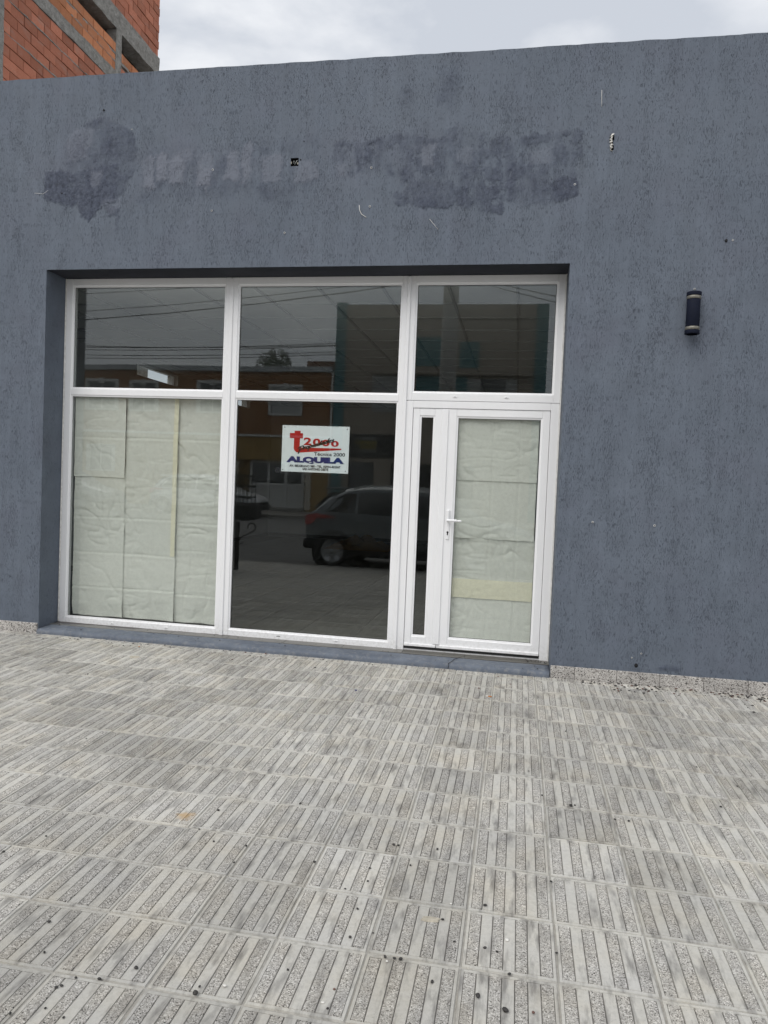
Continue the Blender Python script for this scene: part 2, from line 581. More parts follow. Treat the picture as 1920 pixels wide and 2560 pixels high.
class MB:
    def __init__(self):
        self.v, self.f, self.mi, self.sm = [], [], [], []

    def add(self, vs, fs, mi=0, smooth=False):
        b = len(self.v)
        self.v += [tuple(v) for v in vs]
        self.f += [tuple(i + b for i in f) for f in fs]
        self.mi += [mi] * len(fs)
        self.sm += [smooth] * len(fs)
        return self

    def box(self, x0, x1, y0, y1, z0, z1, mi=0, bev=0.0):
        if bev <= 0:
            vs = [(x, y, z) for z in (z0, z1) for y in (y0, y1) for x in (x0, x1)]
            fs = [(0, 2, 3, 1), (4, 5, 7, 6), (0, 1, 5, 4), (2, 6, 7, 3), (0, 4, 6, 2), (1, 3, 7, 5)]
            return self.add(vs, fs, mi)
        b = min(bev, (x1 - x0) * .49, (y1 - y0) * .49, (z1 - z0) * .49)
        lo, hi = (x0, y0, z0), (x1, y1, z1)
        vs, idx = [], {}
        for sx in (0, 1):
            for sy in (0, 1):
                for sz in (0, 1):
                    s = (sx, sy, sz)
                    for ax in range(3):
                        p = []
                        for a in range(3):
                            e = hi[a] if s[a] else lo[a]
                            if a != ax:
                                e += -b if s[a] else b
                            p.append(e)
                        idx[(s, ax)] = len(vs)
                        vs.append(tuple(p))
        fs = []
        for ax in range(3):
            o1, o2 = (ax + 1) % 3, (ax + 2) % 3
            for sd in (0, 1):
                def S(a, c):
                    s = [0, 0, 0]
                    s[ax], s[o1], s[o2] = sd, a, c
                    return tuple(s)
                q = [idx[(S(0, 0), ax)], idx[(S(1, 0), ax)], idx[(S(1, 1), ax)], idx[(S(0, 1), ax)]]
                fs.append(tuple(q if sd else q[::-1]))
        for ax in range(3):
            o1, o2 = (ax + 1) % 3, (ax + 2) % 3
            for a in (0, 1):
                for c in (0, 1):
                    def S(e):
                        s = [0, 0, 0]
                        s[ax], s[o1], s[o2] = e, a, c
                        return tuple(s)
                    q = [idx[(S(0), o1)], idx[(S(1), o1)], idx[(S(1), o2)], idx[(S(0), o2)]]
                    fs.append(tuple(q if (a ^ c) else q[::-1]))
        for s in [(i, j, k) for i in (0, 1) for j in (0, 1) for k in (0, 1)]:
            q = [idx[(s, 0)], idx[(s, 1)], idx[(s, 2)]]
            fs.append(tuple(q if (sum(s) % 2) else q[::-1]))
        return self.add(vs, fs, mi)

    def lathe(self, prof, seg=24, axis='z', c=(0, 0, 0), mi=0, smooth=True, close=False):
        vs, fs = [], []
        n = len(prof)
        for i in range(seg):
            a = 2 * math.pi * i / seg
            for r, h in prof:
                x, y = r * math.cos(a), r * math.sin(a)
                if axis == 'z':
                    vs.append((c[0] + x, c[1] + y, c[2] + h))
                elif axis == 'y':
                    vs.append((c[0] + x, c[1] + h, c[2] + y))
                else:
                    vs.append((c[0] + h, c[1] + x, c[2] + y))
        for i in range(seg):
            j = (i + 1) % seg
            for k in range(n - 1):
                q = (i * n + k, j * n + k, j * n + k + 1, i * n + k + 1)
                fs.append(q if axis != 'y' else q[::-1])
        return self.add(vs, fs, mi, smooth)

    def tube(self, pts, r, seg=8, mi=0, smooth=True):
        pts = [Vector(p) for p in pts]
        vs, fs = [], []
        for i, p in enumerate(pts):
            d = (pts[min(i + 1, len(pts) - 1)] - pts[max(i - 1, 0)]).normalized()
            a = d.cross(Vector((0, 0, 1)))
            if a.length < 1e-3:
                a = d.cross(Vector((1, 0, 0)))
            a.normalize()
            b = d.cross(a)
            rr = r[i] if isinstance(r, (list, tuple)) else r
            for k in range(seg):
                t = 2 * math.pi * k / seg
                vs.append(p + a * (rr * math.cos(t)) + b * (rr * math.sin(t)))
        for i in range(len(pts) - 1):
            for k in range(seg):
                k2 = (k + 1) % seg
                fs.append((i * seg + k, i * seg + k2, (i + 1) * seg + k2, (i + 1) * seg + k))
        fs.append(tuple(range(seg))[::-1])
        fs.append(tuple((len(pts) - 1) * seg + k for k in range(seg)))
        return self.add(vs, fs, mi, smooth)

    def prism(self, poly, y0, y1, mi=0):
        """polygon in (x,z) extruded from y0 (front) to y1"""
        n = len(poly)
        vs = [(x, y0, z) for x, z in poly] + [(x, y1, z) for x, z in poly]
        fs = [tuple(range(n)), tuple(range(2 * n - 1, n - 1, -1))]
        for i in range(n):
            j = (i + 1) % n
            fs.append((j, i, n + i, n + j))
        return self.add(vs, fs, mi)

    def mesh(self, name, mats):
        me = bpy.data.meshes.new(name)
        me.from_pydata(self.v, [], self.f)
        for m in ([mats] if isinstance(mats, str) else mats):
            me.materials.append(MATS[m])
        me.polygons.foreach_set('material_index', self.mi)
        me.polygons.foreach_set('use_smooth', self.sm)
        me.update()
        return me

    def build(self, name, mats, parent=None, loc=None):
        return mkobj(name, self.mesh(name, mats), parent, loc)


def mkobj(name, data, parent=None, loc=None):
    o = bpy.data.objects.new(name, data)
    COL.objects.link(o)
    if parent is not None:
        o.parent = parent
    if loc is not None:
        o.location = loc
    return o


def tag(o, label=None, cat=None, group=None, kind=None):
    if label:
        o['label'] = label
    if cat:
        o['category'] = cat
    if group:
        o['group'] = group
    if kind:
        o['kind'] = kind
    return o


def thing(name, label, cat, loc=(0, 0, 0), group=None):
    return tag(mkobj(name, None, None, loc), label, cat, group)


# ==================================================================== LARGE STRUCTURE
SY, SX = .0194, -.0021          # cross fall and long fall of the pavement


def gz(x, y):
    return SY * y + SX * x


TX, TY, GX, GY = .30, .3095, 3.368, -2.5907
KERB_Y = -6.80


def tile_mesh(name, detail=True, seed=0, ox=0, oy=0, mb=None, y1=None):
    own = mb is None
    mb = mb or MB()
    j = .0016
    X0, X1, Y0, Y1 = ox + j, ox + TX - j, oy + j, (y1 if y1 is not None else oy + TY - j)
    b = .012
    gap = .0009
    # border ring (flat lip round the ribs)
    zb, zg = -.0016, -.0042
    inx0, inx1, iny0, iny1 = X0 + b, X1 - b, Y0 + b + .002, Y1 - b - .002
    e = .003
    vs = [(X0, Y0, -.012), (X1, Y0, -.012), (X1, Y1, -.012), (X0, Y1, -.012),
          (X0 + e, Y0 + e, zb), (X1 - e, Y0 + e, zb), (X1 - e, Y1 - e, zb), (X0 + e, Y1 - e, zb),
          (inx0, iny0, zb), (inx1, iny0, zb), (inx1, iny1, zb), (inx0, iny1, zb),
          (inx0, iny0, zg), (inx1, iny0, zg), (inx1, iny1, zg), (inx0, iny1, zg)]
    fs = []
    for k in range(4):
        k2 = (k + 1) % 4
        for a in (0, 4, 8):
            fs.append((a + k, a + k2, a + 4 + k2, a + 4 + k))
    mb.add(vs, fs, 0)
    mb.add(vs[12:16], [(0, 1, 2, 3)], 2)
    n = 7
    wa, ws = .0388, .0392
    tot = 4 * wa + 3 * ws
    s = (inx1 - inx0) / tot
    x = inx0
    r = random.Random(seed)
    for i in range(n):
        wdt = (wa if i % 2 == 0 else ws) * s
        zt = (0.0 if i % 2 == 0 else -.0006) + (r.uniform(-.0006, .0004) if detail else 0)
        a0, a1, c0, c1 = x + gap, x + wdt - gap, iny0 + gap * 1.5, iny1 - gap * 1.5
        q = .0014 if detail else .001
        vs = [(a0, c0, zg), (a1, c0, zg), (a1, c1, zg), (a0, c1, zg),
              (a0 + q, c0 + q, zt), (a1 - q, c0 + q, zt), (a1 - q, c1 - q, zt), (a0 + q, c1 - q, zt)]
        mb.add(vs, [(0, 1, 5, 4), (1, 2, 6, 5), (2, 3, 7, 6), (3, 0, 4, 7), (4, 5, 6, 7)], 1 if i % 2 == 0 else 0)
        x += wdt
    if own:
        return mb.mesh(name, ['smooth_concrete', 'exposed_aggregate', 'strip_groove'])


# pavement bed under the tiles, tilted to the kerb
sw = MB()
sw.box(-16, 16, KERB_Y, .02, -.30, -.0062)
sidewalk = sw.build('sidewalk', 'tile_joint')
sidewalk.rotation_euler = (math.atan(SY), math.atan(-SX), 0)
tag(sidewalk, kind='structure')

tmeshes = [tile_mesh('paving_tile', True, s) for s in range(6)]
tm_cut = tile_mesh('paving_tile_cut', True, 3, y1=.1125)
rest = MB()
r0 = -14
for r in range(-14, 9):                 # r counts rows towards the wall
    yy = GY + r * TY
    if yy < KERB_Y + .02:
        continue
    for c in range(-34, 26):
        xx = GX + c * TX
        cut = r == 8
        h = .1125 if cut else TY
        vis = any(in_view((xx + a * TX, yy + b * h, gz(xx, yy))) for a in (0, .5, 1) for b in (0, .5, 1))
        if vis and yy > -4.4:
            o = mkobj('paving_tile', tm_cut if cut else rnd.choice(tmeshes), sidewalk, (xx, yy, rnd.uniform(-.0014, .0014)))
            o.location.x += rnd.uniform(-.0012, .0012)
            o.location.y += rnd.uniform(-.0012, .0012)
            o.rotation_euler = (rnd.uniform(-.005, .005), rnd.uniform(-.005, .005), rnd.uniform(-.003, .003))
        elif -3.5 < xx < 9:
            tile_mesh('', False, 0, xx, yy, rest, yy + .1125 if cut else None)
ro = rest.build('paving_tile', ['smooth_concrete', 'exposed_aggregate', 'strip_groove'], sidewalk)
tag(ro, kind='stuff')

# kerb, road, far pavement
ROAD_Z = -.22
k = MB()
xk = -30.0
while xk < 30:
    k.box(xk + .004, xk + .996, KERB_Y - .16, KERB_Y - .004, -.6, gz(0, KERB_Y) - .004, 0, .012)
    xk += 1.0
tag(k.build('kerb', 'kerb_concrete'), kind='structure')
g = MB()
g.box(-120, 120, -120, KERB_Y - .1, -1.2, ROAD_Z - .02)
g.box(-120, 120, KERB_Y - .1, 60, -1.2, -.45)
tag(g.build('ground', 'far_pavement'), kind='structure')
g = MB()
g.add([(-60, -24.2, ROAD_Z), (60, -24.2, ROAD_Z), (60, -15.7, ROAD_Z + .12), (-60, -15.7, ROAD_Z + .12),
       (60, KERB_Y - .1, ROAD_Z), (-60, KERB_Y - .1, ROAD_Z)], [(0, 1, 2, 3), (3, 2, 4, 5)])
tag(g.build('road', 'asphalt'), kind='structure')
g = MB()
g.box(-60, 60, -28.6, -24.2, -.6, -.09, 0, .02)
tag(g.build('far_pavement', 'far_pavement'), kind='structure')

# ==================================================================== SHOP
WO, ZT, ZP = 4.3826, 3.1469, 4.766
WT = .42                                # wall thickness
shop = thing('shop_building', 'single storey blue grey rendered shop with wide white framed shopfront', 'building')


# value noise on arrays
def vnoise(x, z, s, seed):
    rs = np.random.RandomState(seed)
    G = rs.rand(64, 64)
    u, v = x * s, z * s
    i, j = np.floor(u).astype(int), np.floor(v).astype(int)
    fu, fv = u - i, v - j
    fu, fv = fu * fu * (3 - 2 * fu), fv * fv * (3 - 2 * fv)
    g = lambda a, b: G[a % 64, b % 64]
    return (g(i, j) * (1 - fu) + g(i + 1, j) * fu) * (1 - fv) + (g(i, j + 1) * (1 - fu) + g(i + 1, j + 1) * fu) * fv


def fbm(x, z, s, seed, o=4):
    t, a = 0, .5
    for q in range(o):
        t = t + a * vnoise(x, z, s * 2 ** q, seed + q)
        a *= .5
    return t


def poly_sd(px, pz, poly):
    d = np.full(px.shape, 1e9)
    inside = np.zeros(px.shape, bool)
    n = len(poly)
    for i in range(n):
        ax, az = poly[i]
        bx, bz = poly[(i + 1) % n]
        ex, ez = bx - ax, bz - az
        wx, wz = px - ax, pz - az
        t = np.clip((wx * ex + wz * ez) / (ex * ex + ez * ez), 0, 1)
        d = np.minimum(d, (wx - ex * t) ** 2 + (wz - ez * t) ** 2)
        c = (az > pz) != (bz > pz)
        xi = (bx - ax) * (pz - az) / ((bz - az) if bz != az else 1e-9) + ax
        inside ^= c & (px < xi)
    d = np.sqrt(d)
    return np.where(inside, -d, d)


def facade():
    fx = np.arange(-.10, 4.76, .0065)
    fz = np.arange(3.42, 4.50, .0065)
    xs = np.concatenate([np.linspace(-3.6, -.2, 60), fx[:np.searchsorted(fx, 4.38)], [WO], fx[np.searchsorted(fx, 4.387):], np.linspace(4.78, 9.5, 160)])
    i0 = np.argmin(np.abs(xs))
    xs[i0] = 0.0
    zs = np.concatenate([[-.05, .09, .105, .12, .135, .15, .165, .18, .6, 1.4, 2.2, 2.8, ZT, 3.3], fz, [4.56, 4.66, 4.74, ZP]])
    nx, nz = len(xs), len(zs)
    X, Z = np.meshgrid(xs, zs, indexing='ij')
    # warp for jagged trowel edges
    wx = X + .075 * (fbm(X, Z, 8, 3) - .47) + .035 * (fbm(X, Z, 38, 11) - .47)
    wz = Z + .075 * (fbm(X, Z, 8, 23) - .47) + .055 * (fbm(X * 2.2, Z, 26, 31) - .47)

    def m(poly, soft=.026):
        return np.clip(.5 - poly_sd(wx, wz, poly) / soft, 0, 1)
    patch = np.zeros_like(X)
    pale = np.zeros_like(X)
    disc = [(.49 + .32 * math.cos(a), 4.06 + .34 * math.sin(a)) for a in np.linspace(0, 2 * math.pi, 28)[:-1]]
    blot = fbm(X, Z, 7, 41)
    streak = fbm(X * 6, Z, 4, 47)
    patch = np.maximum(patch, m(disc) * np.clip(.25 + 1.5 * (blot - .33) + .5 * (X - .45), .2, .95))
    patch = np.maximum(patch, m([(-.03, 3.98), (-.02, 3.77), (.11, 3.72), (.21, 3.66), (.30, 3.74), (.42, 3.62), (.62, 3.72), (.64, 4.02), (.36, 4.0), (.24, 3.96)]) * np.clip(.78 + .9 * (blot - .4), .4, 1))
    patch = np.maximum(patch, m([(.27, 3.75), (.30, 3.60), (.37, 3.56), (.44, 3.60), (.45, 3.78)]) * .8)
    patch = np.maximum(patch, m([(.53, 3.68), (.55, 3.60), (.65, 3.60), (.66, 3.68)]) * .75)
    patch = np.maximum(patch, m([(.645, 3.60), (.65, 3.46), (.668, 3.46), (.668, 3.60)]) * .5)
    pale = np.maximum(pale, m([(.17, 4.22), (.18, 4.06), (.36, 4.08), (.42, 4.30), (.25, 4.33)]) * .5)
    pale = np.maximum(pale, m([(.40, 3.96), (.41, 3.83), (.50, 3.84), (.50, 3.98)]) * .5)
    pale = np.maximum(pale, m([(.54, 3.74), (.50, 3.66), (.58, 3.60), (.66, 3.68), (.66, 3.76)]) * .4)
    # faint letters of the vanished lettering, left half
    for q, (x, z0, z1, wd) in enumerate([(.91, 3.80, 4.08, .065), (1.05, 3.86, 4.10, .05), (1.17, 3.84, 4.07, .07), (1.42, 3.80, 4.08, .065), (1.66, 3.85, 4.10, .05), (1.78, 3.84, 4.16, .045), (2.0, 3.83, 4.06, .08), (2.28, 3.82, 4.0, .09)]):
        pale = np.maximum(pale, m([(x - wd, z0), (x + wd, z0 + .01), (x + wd * 1.1, z1 - .03), (x + .3 * wd, z1), (x - wd, z1 - .04)]) * (1.0 - .04 * q) * np.clip(.60 + 2.2 * (blot - .33), .35, 1))
    pale = np.maximum(pale, m([(1.08, 4.02), (1.28, 4.13), (1.32, 4.06), (1.12, 3.95)]) * .5)
    pale = np.maximum(pale, m([(1.43, 3.80), (1.45, 3.72), (1.46, 3.72), (1.46, 3.80)], .008) * .6)
    patch = np.maximum(patch, m([(.84, 3.86), (.86, 3.74), (2.3, 3.70), (2.42, 3.92), (2.35, 4.16), (1.6, 4.12), (.9, 4.10)], .12) * np.clip(.16 + 1.3 * (blot - .42) + .5 * (streak - .45), 0, .5))
    # broad dark smears, right half
    body = [(2.50, 4.13), (2.51, 3.85), (2.8, 3.87), (3.05, 3.84), (3.12, 3.74), (3.0, 3.63), (3.2, 3.60), (3.66, 3.58), (3.70, 3.52), (3.84, 3.53), (3.86, 3.74),
            (3.92, 3.62), (4.02, 3.58), (4.25, 3.60), (4.42, 3.66), (4.43, 3.80), (4.35, 3.86), (4.42, 4.0), (4.43, 4.13), (4.05, 4.13), (3.92, 4.08), (3.68, 4.15), (3.5, 4.20), (3.35, 4.14), (3.0, 4.16), (2.7, 4.12)]
    patch = np.maximum(patch, m(body, .03) * np.clip(.26 + 1.6 * (blot - .42) + .9 * (streak - .45), .04, .8))
    for pl, s in (([(3.67, 4.14), (3.68, 3.53), (3.85, 3.53), (3.84, 4.10)], .62), ([(3.02, 3.70), (3.08, 3.80), (3.45, 3.80), (3.66, 3.62), (3.4, 3.58), (3.05, 3.62)], .62),
                  ([(4.19, 3.62), (4.24, 3.80), (4.42, 3.80), (4.42, 3.66), (4.3, 3.61)], .72), ([(3.15, 4.14), (3.17, 3.88), (3.42, 3.86), (3.40, 4.12)], .55),
                  ([(2.50, 4.12), (2.52, 3.98), (2.62, 3.98), (2.64, 4.12)], .5), ([(3.97, 4.12), (3.99, 4.02), (4.18, 4.06), (4.20, 4.14)], .55), ([(3.98, 4.02), (3.98, 3.86), (4.06, 3.86), (4.06, 4.0)], .5),
                  ([(4.35, 4.12), (4.34, 3.94), (4.43, 3.94), (4.43, 4.12)], .5), ([(3.87, 3.72), (3.88, 3.62), (3.97, 3.62), (3.97, 3.72)], .55)):
        patch = np.maximum(patch, m(pl, .02) * np.clip(s + .7 * (blot - .45), .1, .9))
    for pl, s in (([(3.22, 4.06), (3.23, 3.92), (3.32, 3.92), (3.33, 4.08)], .55), ([(4.06, 4.0), (4.05, 3.9), (4.2, 3.9), (4.2, 4.02)], .35), ([(2.52, 3.94), (2.52, 3.86), (2.60, 3.86), (2.60, 3.95)], .45), ([(3.5, 4.02), (3.5, 3.92), (3.62, 3.92), (3.63, 4.04)], .3)):
        pale = np.maximum(pale, m(pl, .02) * s)
        patch = patch * (1 - m(pl, .02) * s)
    patch = np.maximum(patch, m([(3.35, 4.66), (3.32, 4.40), (3.42, 4.36), (3.50, 4.62)], .10) * .45)
    patch = np.maximum(patch, m([(3.05, 4.54), (3.04, 4.40), (3.12, 4.38), (3.14, 4.52)], .10) * .35)
    # scuffed repaint low on the right
    patch = np.maximum(patch, np.clip(.5 - poly_sd(X + .02 * (fbm(X, Z, 20, 3) - .5), Z, [(5.17, .118), (5.33, .118), (5.33, .150), (5.2, .152)]) / .01, 0, 1) * .8)
    hi = fbm(X, Z, 30, 61)
    brk = np.clip(1.15 - 2.6 * np.clip(fbm(X * 1.3, Z, 13, 67) - .50, 0, 1) * np.clip((X - .8) * 2, .25, 1) * 2.2, .15, 1)
    patch = np.clip(patch * (.70 + 1.05 * hi) * brk, 0, 1)
    gx_, gz_ = np.gradient(np.maximum(patch, .8 * pale), axis=(0, 1))
    inb = (X > -.05) & (X < 4.7) & (Z > 3.46) & (Z < 4.46)
    rim = np.clip((np.hypot(gx_, gz_) * 4.5 - .25), 0, 1) * inb * np.clip((fbm(X, Z, 24, 77) - .40) * 6, 0, 1)
    Y = -(.0040 * patch + .0025 * pale) * (.4 + 1.2 * fbm(X, Z, 60, 71))
    Y -= .0025 * (fbm(X, Z, 3.0, 81) - .47)
    Zo = Z.copy()
    # chipped parapet edge
    edge = .010 * (fbm(X[:, -1], X[:, -1] * 0, 7, 91) - .47) - .018 * np.clip(vnoise(X[:, -1], X[:, -1] * 0 + .3, 5, 95) - .82, 0, 1) * 5
    Zo[:, -1] += edge
    Zo[:, -2] += edge * .4
    verts = np.stack([X, Y, Zo], -1).reshape(-1, 3)
    I = lambda a, b: a * nz + b
    skip = lambda xc, zc: (0 < xc < WO and zc < ZT) or (2.157 < xc < 2.218 and 3.944 < zc < 4.010) or (4.632 < xc < 4.654 + .004 * math.sin(zc * 90) and 3.972 < zc < 4.095)
    faces = []
    holes = []
    for a in range(nx - 1):
        xc = (xs[a] + xs[a + 1]) / 2
        for b in range(nz - 1):
            zc = (zs[b] + zs[b + 1]) / 2
            if skip(xc, zc):
                continue
            faces.append((I(a, b), I(a + 1, b), I(a + 1, b + 1), I(a, b + 1)))
    V = [tuple(v) for v in verts]
    F = faces

    def quad(*p):
        b = len(V)
        V.extend(p)
        F.append((b, b + 1, b + 2, b + 3))
    # reveals and soffit, back of wall, top
    quad((0, 0, -.05), (0, 0, ZT), (0, WT, ZT), (0, WT, -.05))
    quad((WO, 0, -.05), (WO, WT, -.05), (WO, WT, ZT), (WO, 0, ZT))
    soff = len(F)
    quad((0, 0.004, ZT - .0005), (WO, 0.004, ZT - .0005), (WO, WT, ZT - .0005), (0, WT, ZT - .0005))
    for (x0, x1, z0, z1) in ((-3.6, 0, -.05, ZP), (WO, 9.5, -.05, ZP), (0, WO, ZT, ZP)):
        quad((x0, WT, z0), (x0, WT, z1), (x1, WT, z1), (x1, WT, z0))
    # coping follows the chipped edge
    for a in range(nx - 1):
        b = len(V)
        p0, p1 = V[I(a, nz - 1)], V[I(a + 1, nz - 1)]
        V.extend([(p0[0], WT, ZP), (p1[0], WT, ZP)])
        F.append((I(a, nz - 1), I(a + 1, nz - 1), b + 1, b))
    quad((-3.6, 0, -.05), (-3.6, 0, ZP), (-3.6, WT, ZP), (-3.6, WT, -.05))
    quad((9.5, 0, -.05), (9.5, WT, -.05), (9.5, WT, ZP), (9.5, 0, ZP))
    me = bpy.data.meshes.new('facade_wall')
    me.from_pydata(V, [], F)
    me.materials.append(MATS['painted_render'])
    me.materials.append(MATS['soffit_dark'])
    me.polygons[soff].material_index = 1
    n = len(V)
    for nm, arr in (('patch', patch), ('pale', pale), ('rim', rim)):
        at = me.attributes.new(nm, 'FLOAT', 'POINT')
        d = np.zeros(n, np.float32)
        d[:nx * nz] = arr.reshape(-1)
        at.data.foreach_set('value', d)
    me.update()
    return mkobj('facade_wall', me, shop)


wall = facade()

# sockets behind the two holes
hb = MB()
hb.box(2.150, 2.224, .004, .07, 3.937, 4.017)
bm_ = hb
o = MB().add([(2.150, .004, 3.937), (2.224, .004, 3.937), (2.224, .004, 4.017), (2.150, .004, 4.017), (2.150, .07, 3.937), (2.224, .07, 3.937), (2.224, .07, 4.017), (2.150, .07, 4.017)],
             [(4, 5, 6, 7), (0, 1, 5, 4), (2, 3, 7, 6), (0, 4, 7, 3), (1, 2, 6, 5)]).build('socket_hole', 'dark_void', wall)
wmb = MB()
wmb.tube([(2.185, .05, 3.965), (2.19, .01, 3.972), (2.20, .004, 3.985), (2.207, .008, 3.996)], .0022, 6)
wmb.tube([(2.18, .05, 3.96), (2.178, .012, 3.975), (2.18, .006, 3.992)], .0018, 6)
wmb.build('loose_wire', 'tape', wall)
MB().box(2.150, 2.164, .0, .004, 3.966, 3.984).build('socket_lug', 'lamp_steel', wall)
MB().box(2.208, 2.222, .0, .004, 3.962, 3.976).build('socket_lug', 'lamp_steel', wall)
MB().add([(4.62, .006, 3.96), (4.67, .006, 3.96), (4.67, .006, 4.11), (4.62, .006, 4.11), (4.62, .06, 3.96), (4.67, .06, 3.96), (4.67, .06, 4.11), (4.62, .06, 4.11)],
         [(4, 5, 6, 7), (0, 1, 5, 4), (2, 3, 7, 6), (0, 4, 7, 3), (1, 2, 6, 5)]).build('slot_hole', 'dark_void', wall)
cw = MB()
r_ = random.Random(5)
pts = []
for i in range(15):
    t = i / 14
    pts.append((4.637 + .010 * math.sin(i * 1.9) + (.008 if i > 12 else 0), -.003 - .004 * abs(math.sin(i * 1.3)), 3.985 + .11 * t))
cw.tube(pts, [.0035 + .005 * abs(math.sin(i * 1.1 + .5)) for i in range(15)], 6)
cw.tube([(4.633, -.001, 3.99), (4.638, -.002, 3.974), (4.65, -.002, 3.970)], .002, 5)
cw.build('torn_filler', 'cement_scrap', wall).data.materials[0] = MATS['shell_white']

# rawl plugs left in the wall
pm = MB()
pm.lathe([(.0080, .002), (.0080, -.002), (.0055, -.0025)], 14, 'y', mi=0)
pm.lathe([(.0055, -.0025), (.005, .004), (.0001, .004)], 14, 'y', mi=1)
pme = pm.mesh('wall_plug', ['caulk', 'dark_void'])
for (x, z, s) in ((1.492, 3.942, 1), (1.493, 3.611, .9), (2.125, 3.419, .9), (2.82, 3.911, 1), (2.82, 3.611, 1), (4.389, 3.733, 1), (4.645, 1.201, 1), (5.093, 1.197, 1), (5.283, 2.948, .9), (5.048, .227, .7), (4.982, .19, .7), (5.527, 3.298, .8), (.76, 4.30, .6)):
    q = mkobj('wall_plug', pme, wall, (x, -.003, z))
    q.scale = (s, s, s)
dm = MB()
dm.lathe([(.010, .0), (.010, -.003), (.0001, -.0032)], 10, 'y')
dme = dm.mesh('drill_hole', 'dark_void')
for (x, z, s) in ((5.481, 3.296, 1), (5.015, .134, 1.3), (2.238, 3.995, .6), (2.26, 4.14, .4), (.13, 3.79, .7), (.5, 4.47, .8)):
    q = mkobj('drill_hole', dme, wall, (x, -.001, z))
    q.scale = (s, 1, s * 1.2)
for pts, rad in (([(2.734, -.003, 3.622), (2.738, -.003, 3.585), (2.755, -.003, 3.552), (2.795, -.003, 3.526)], .0028), ([(4.55, -.003, 4.42), (4.555, -.003, 4.30)], .0018),
                 ([(3.30, -.003, 3.50), (3.37, -.003, 3.42)], .0014), ([(-.13, -.003, 3.80), (-.05, -.003, 3.79), (.0, -.003, 3.82)], .0012)):
    MB().tube(pts, rad, 5).build('scratch', 'caulk', wall)

# skirting tiles
for side, xa, xb in (('r', WO + .003, 8.5), ('l', -3.0, -.003)):
    x = xa
    first = True
    xs_ = []
    if side == 'r':
        cuts = [WO + .003, 4.567] + [4.567 + .311 * i for i in range(1, 13)]
    else:
        cuts = [-.003 - .31 * i for i in range(0, 10)][::-1]
        cuts[-1] = -.004
        cuts = [c - (.09 if i < len(cuts) - 1 else 0) + (.0) for i, c in enumerate(cuts)]
    for a, b in zip(cuts[:-1], cuts[1:]):
        m_ = MB()
        m_.box(a + .0012, b - .0012, -.014 - rnd.uniform(0, .002), .004, gz(a, 0) - .02, .086 + rnd.uniform(-.002, .002), 0, .003)
        m_.build('skirting_tile', 'terrazzo', wall)

# painted step under the shopfront
st = MB()
n = 90
prof = [(-.028, -.03), (-.030, .012), (-.027, .028), (-.014, .038), (.03, .043), (.16, .049), (.30, .054), (WT, .056), (WT, -.03)]
for i in range(n + 1):
    x = WO * i / n * .9985 + .003
    for (y, z) in prof:
        wob = .004 * (mnoise.noise(Vector((x * 3, y * 5, z * 7))) + .6 * mnoise.noise(Vector((x * 14, y * 9, z * 9))))
        st.v.append((x, y + (wob if y < 0 else 0), z + wob * .6 + gz(x, 0) * .6 + (-.004 if abs(x - 3.62) < .03 and y < .05 and z > 0 else 0)))
m_ = len(prof)
for i in range(n):
    for k_ in range(m_ - 1):
        st.f.append((i * m_ + k_, (i + 1) * m_ + k_, (i + 1) * m_ + k_ + 1, i * m_ + k_ + 1))
st.f.append(tuple(range(m_)))
st.f.append(tuple(n * m_ + q for q in range(m_))[::-1])
st.mi = [0] * len(st.f)
st.sm = [True] * (len(st.f) - 2) + [False] * 2
st.build('door_step', 'sill_paint', shop)
crk = MB()
crk.tube([(3.60, -.0305, -.005), (3.606, -.031, .02), (3.60, -.022, .0345), (3.625, .03, .043), (3.64, .10, .047), (3.69, .17, .051)], .0022, 5)
crk.build('crack', 'dark_void', shop)

# ------------------------------------------------------------------ shopfront frames
FY = .2745      # face of the frames
BK = .345       # back of the frames
GY0, GY1 = .297, .305


def rails(mb, x0, x1, z0, z1, l, r, b, t, y0=FY, y1=BK, bev=.003):
    """a rectangular frame of four members; l,r,b,t are the inner edges"""
    mb.box(x0, l, y0, y1, z0, z1, 0, bev)
    mb.box(r, x1, y0, y1, z0, z1, 0, bev)
    mb.box(l + .0004, r - .0004, y0 + .0004, y1 - .001, z0, b, 0, bev)
    mb.box(l + .0004, r - .0004, y0 + .0004, y1 - .001, t, z1, 0, bev)


def bead(mb, l, r, b, t, wdt=.014, y0=FY + .006, y1=GY0 - .0006):
    """sloped glazing bead round a pane opening"""
    o_ = [(l, b), (r, b), (r, t), (l, t)]
    i_ = [(l + wdt, b + wdt), (r - wdt, b + wdt), (r - wdt, t - wdt), (l + wdt, t - wdt)]
    vs = [(x, y0, z) for x, z in o_] + [(x, y0 + .004, z) for x, z in i_] + [(x, y1, z) for x, z in i_]
    fs = []
    for k_ in range(4):
        k2 = (k_ + 1) % 4
        fs.append((k_, k2, 4 + k2, 4 + k_))
        fs.append((4 + k_, 4 + k2, 8 + k2, 8 + k_))
    mb.add(vs, fs)


def seal(mb, l, r, b, t, y=GY0 - .0012, wdt=.004):
    o_ = [(l, b), (r, b), (r, t), (l, t)]
    i_ = [(l + wdt, b + wdt), (r - wdt, b + wdt), (r - wdt, t - wdt), (l + wdt, t - wdt)]
    vs = [(x, y, z) for x, z in o_] + [(x, y, z) for x, z in i_]
    mb.add(vs, [(k_, (k_ + 1) % 4, 4 + (k_ + 1) % 4, 4 + k_) for k_ in range(4)], 0)


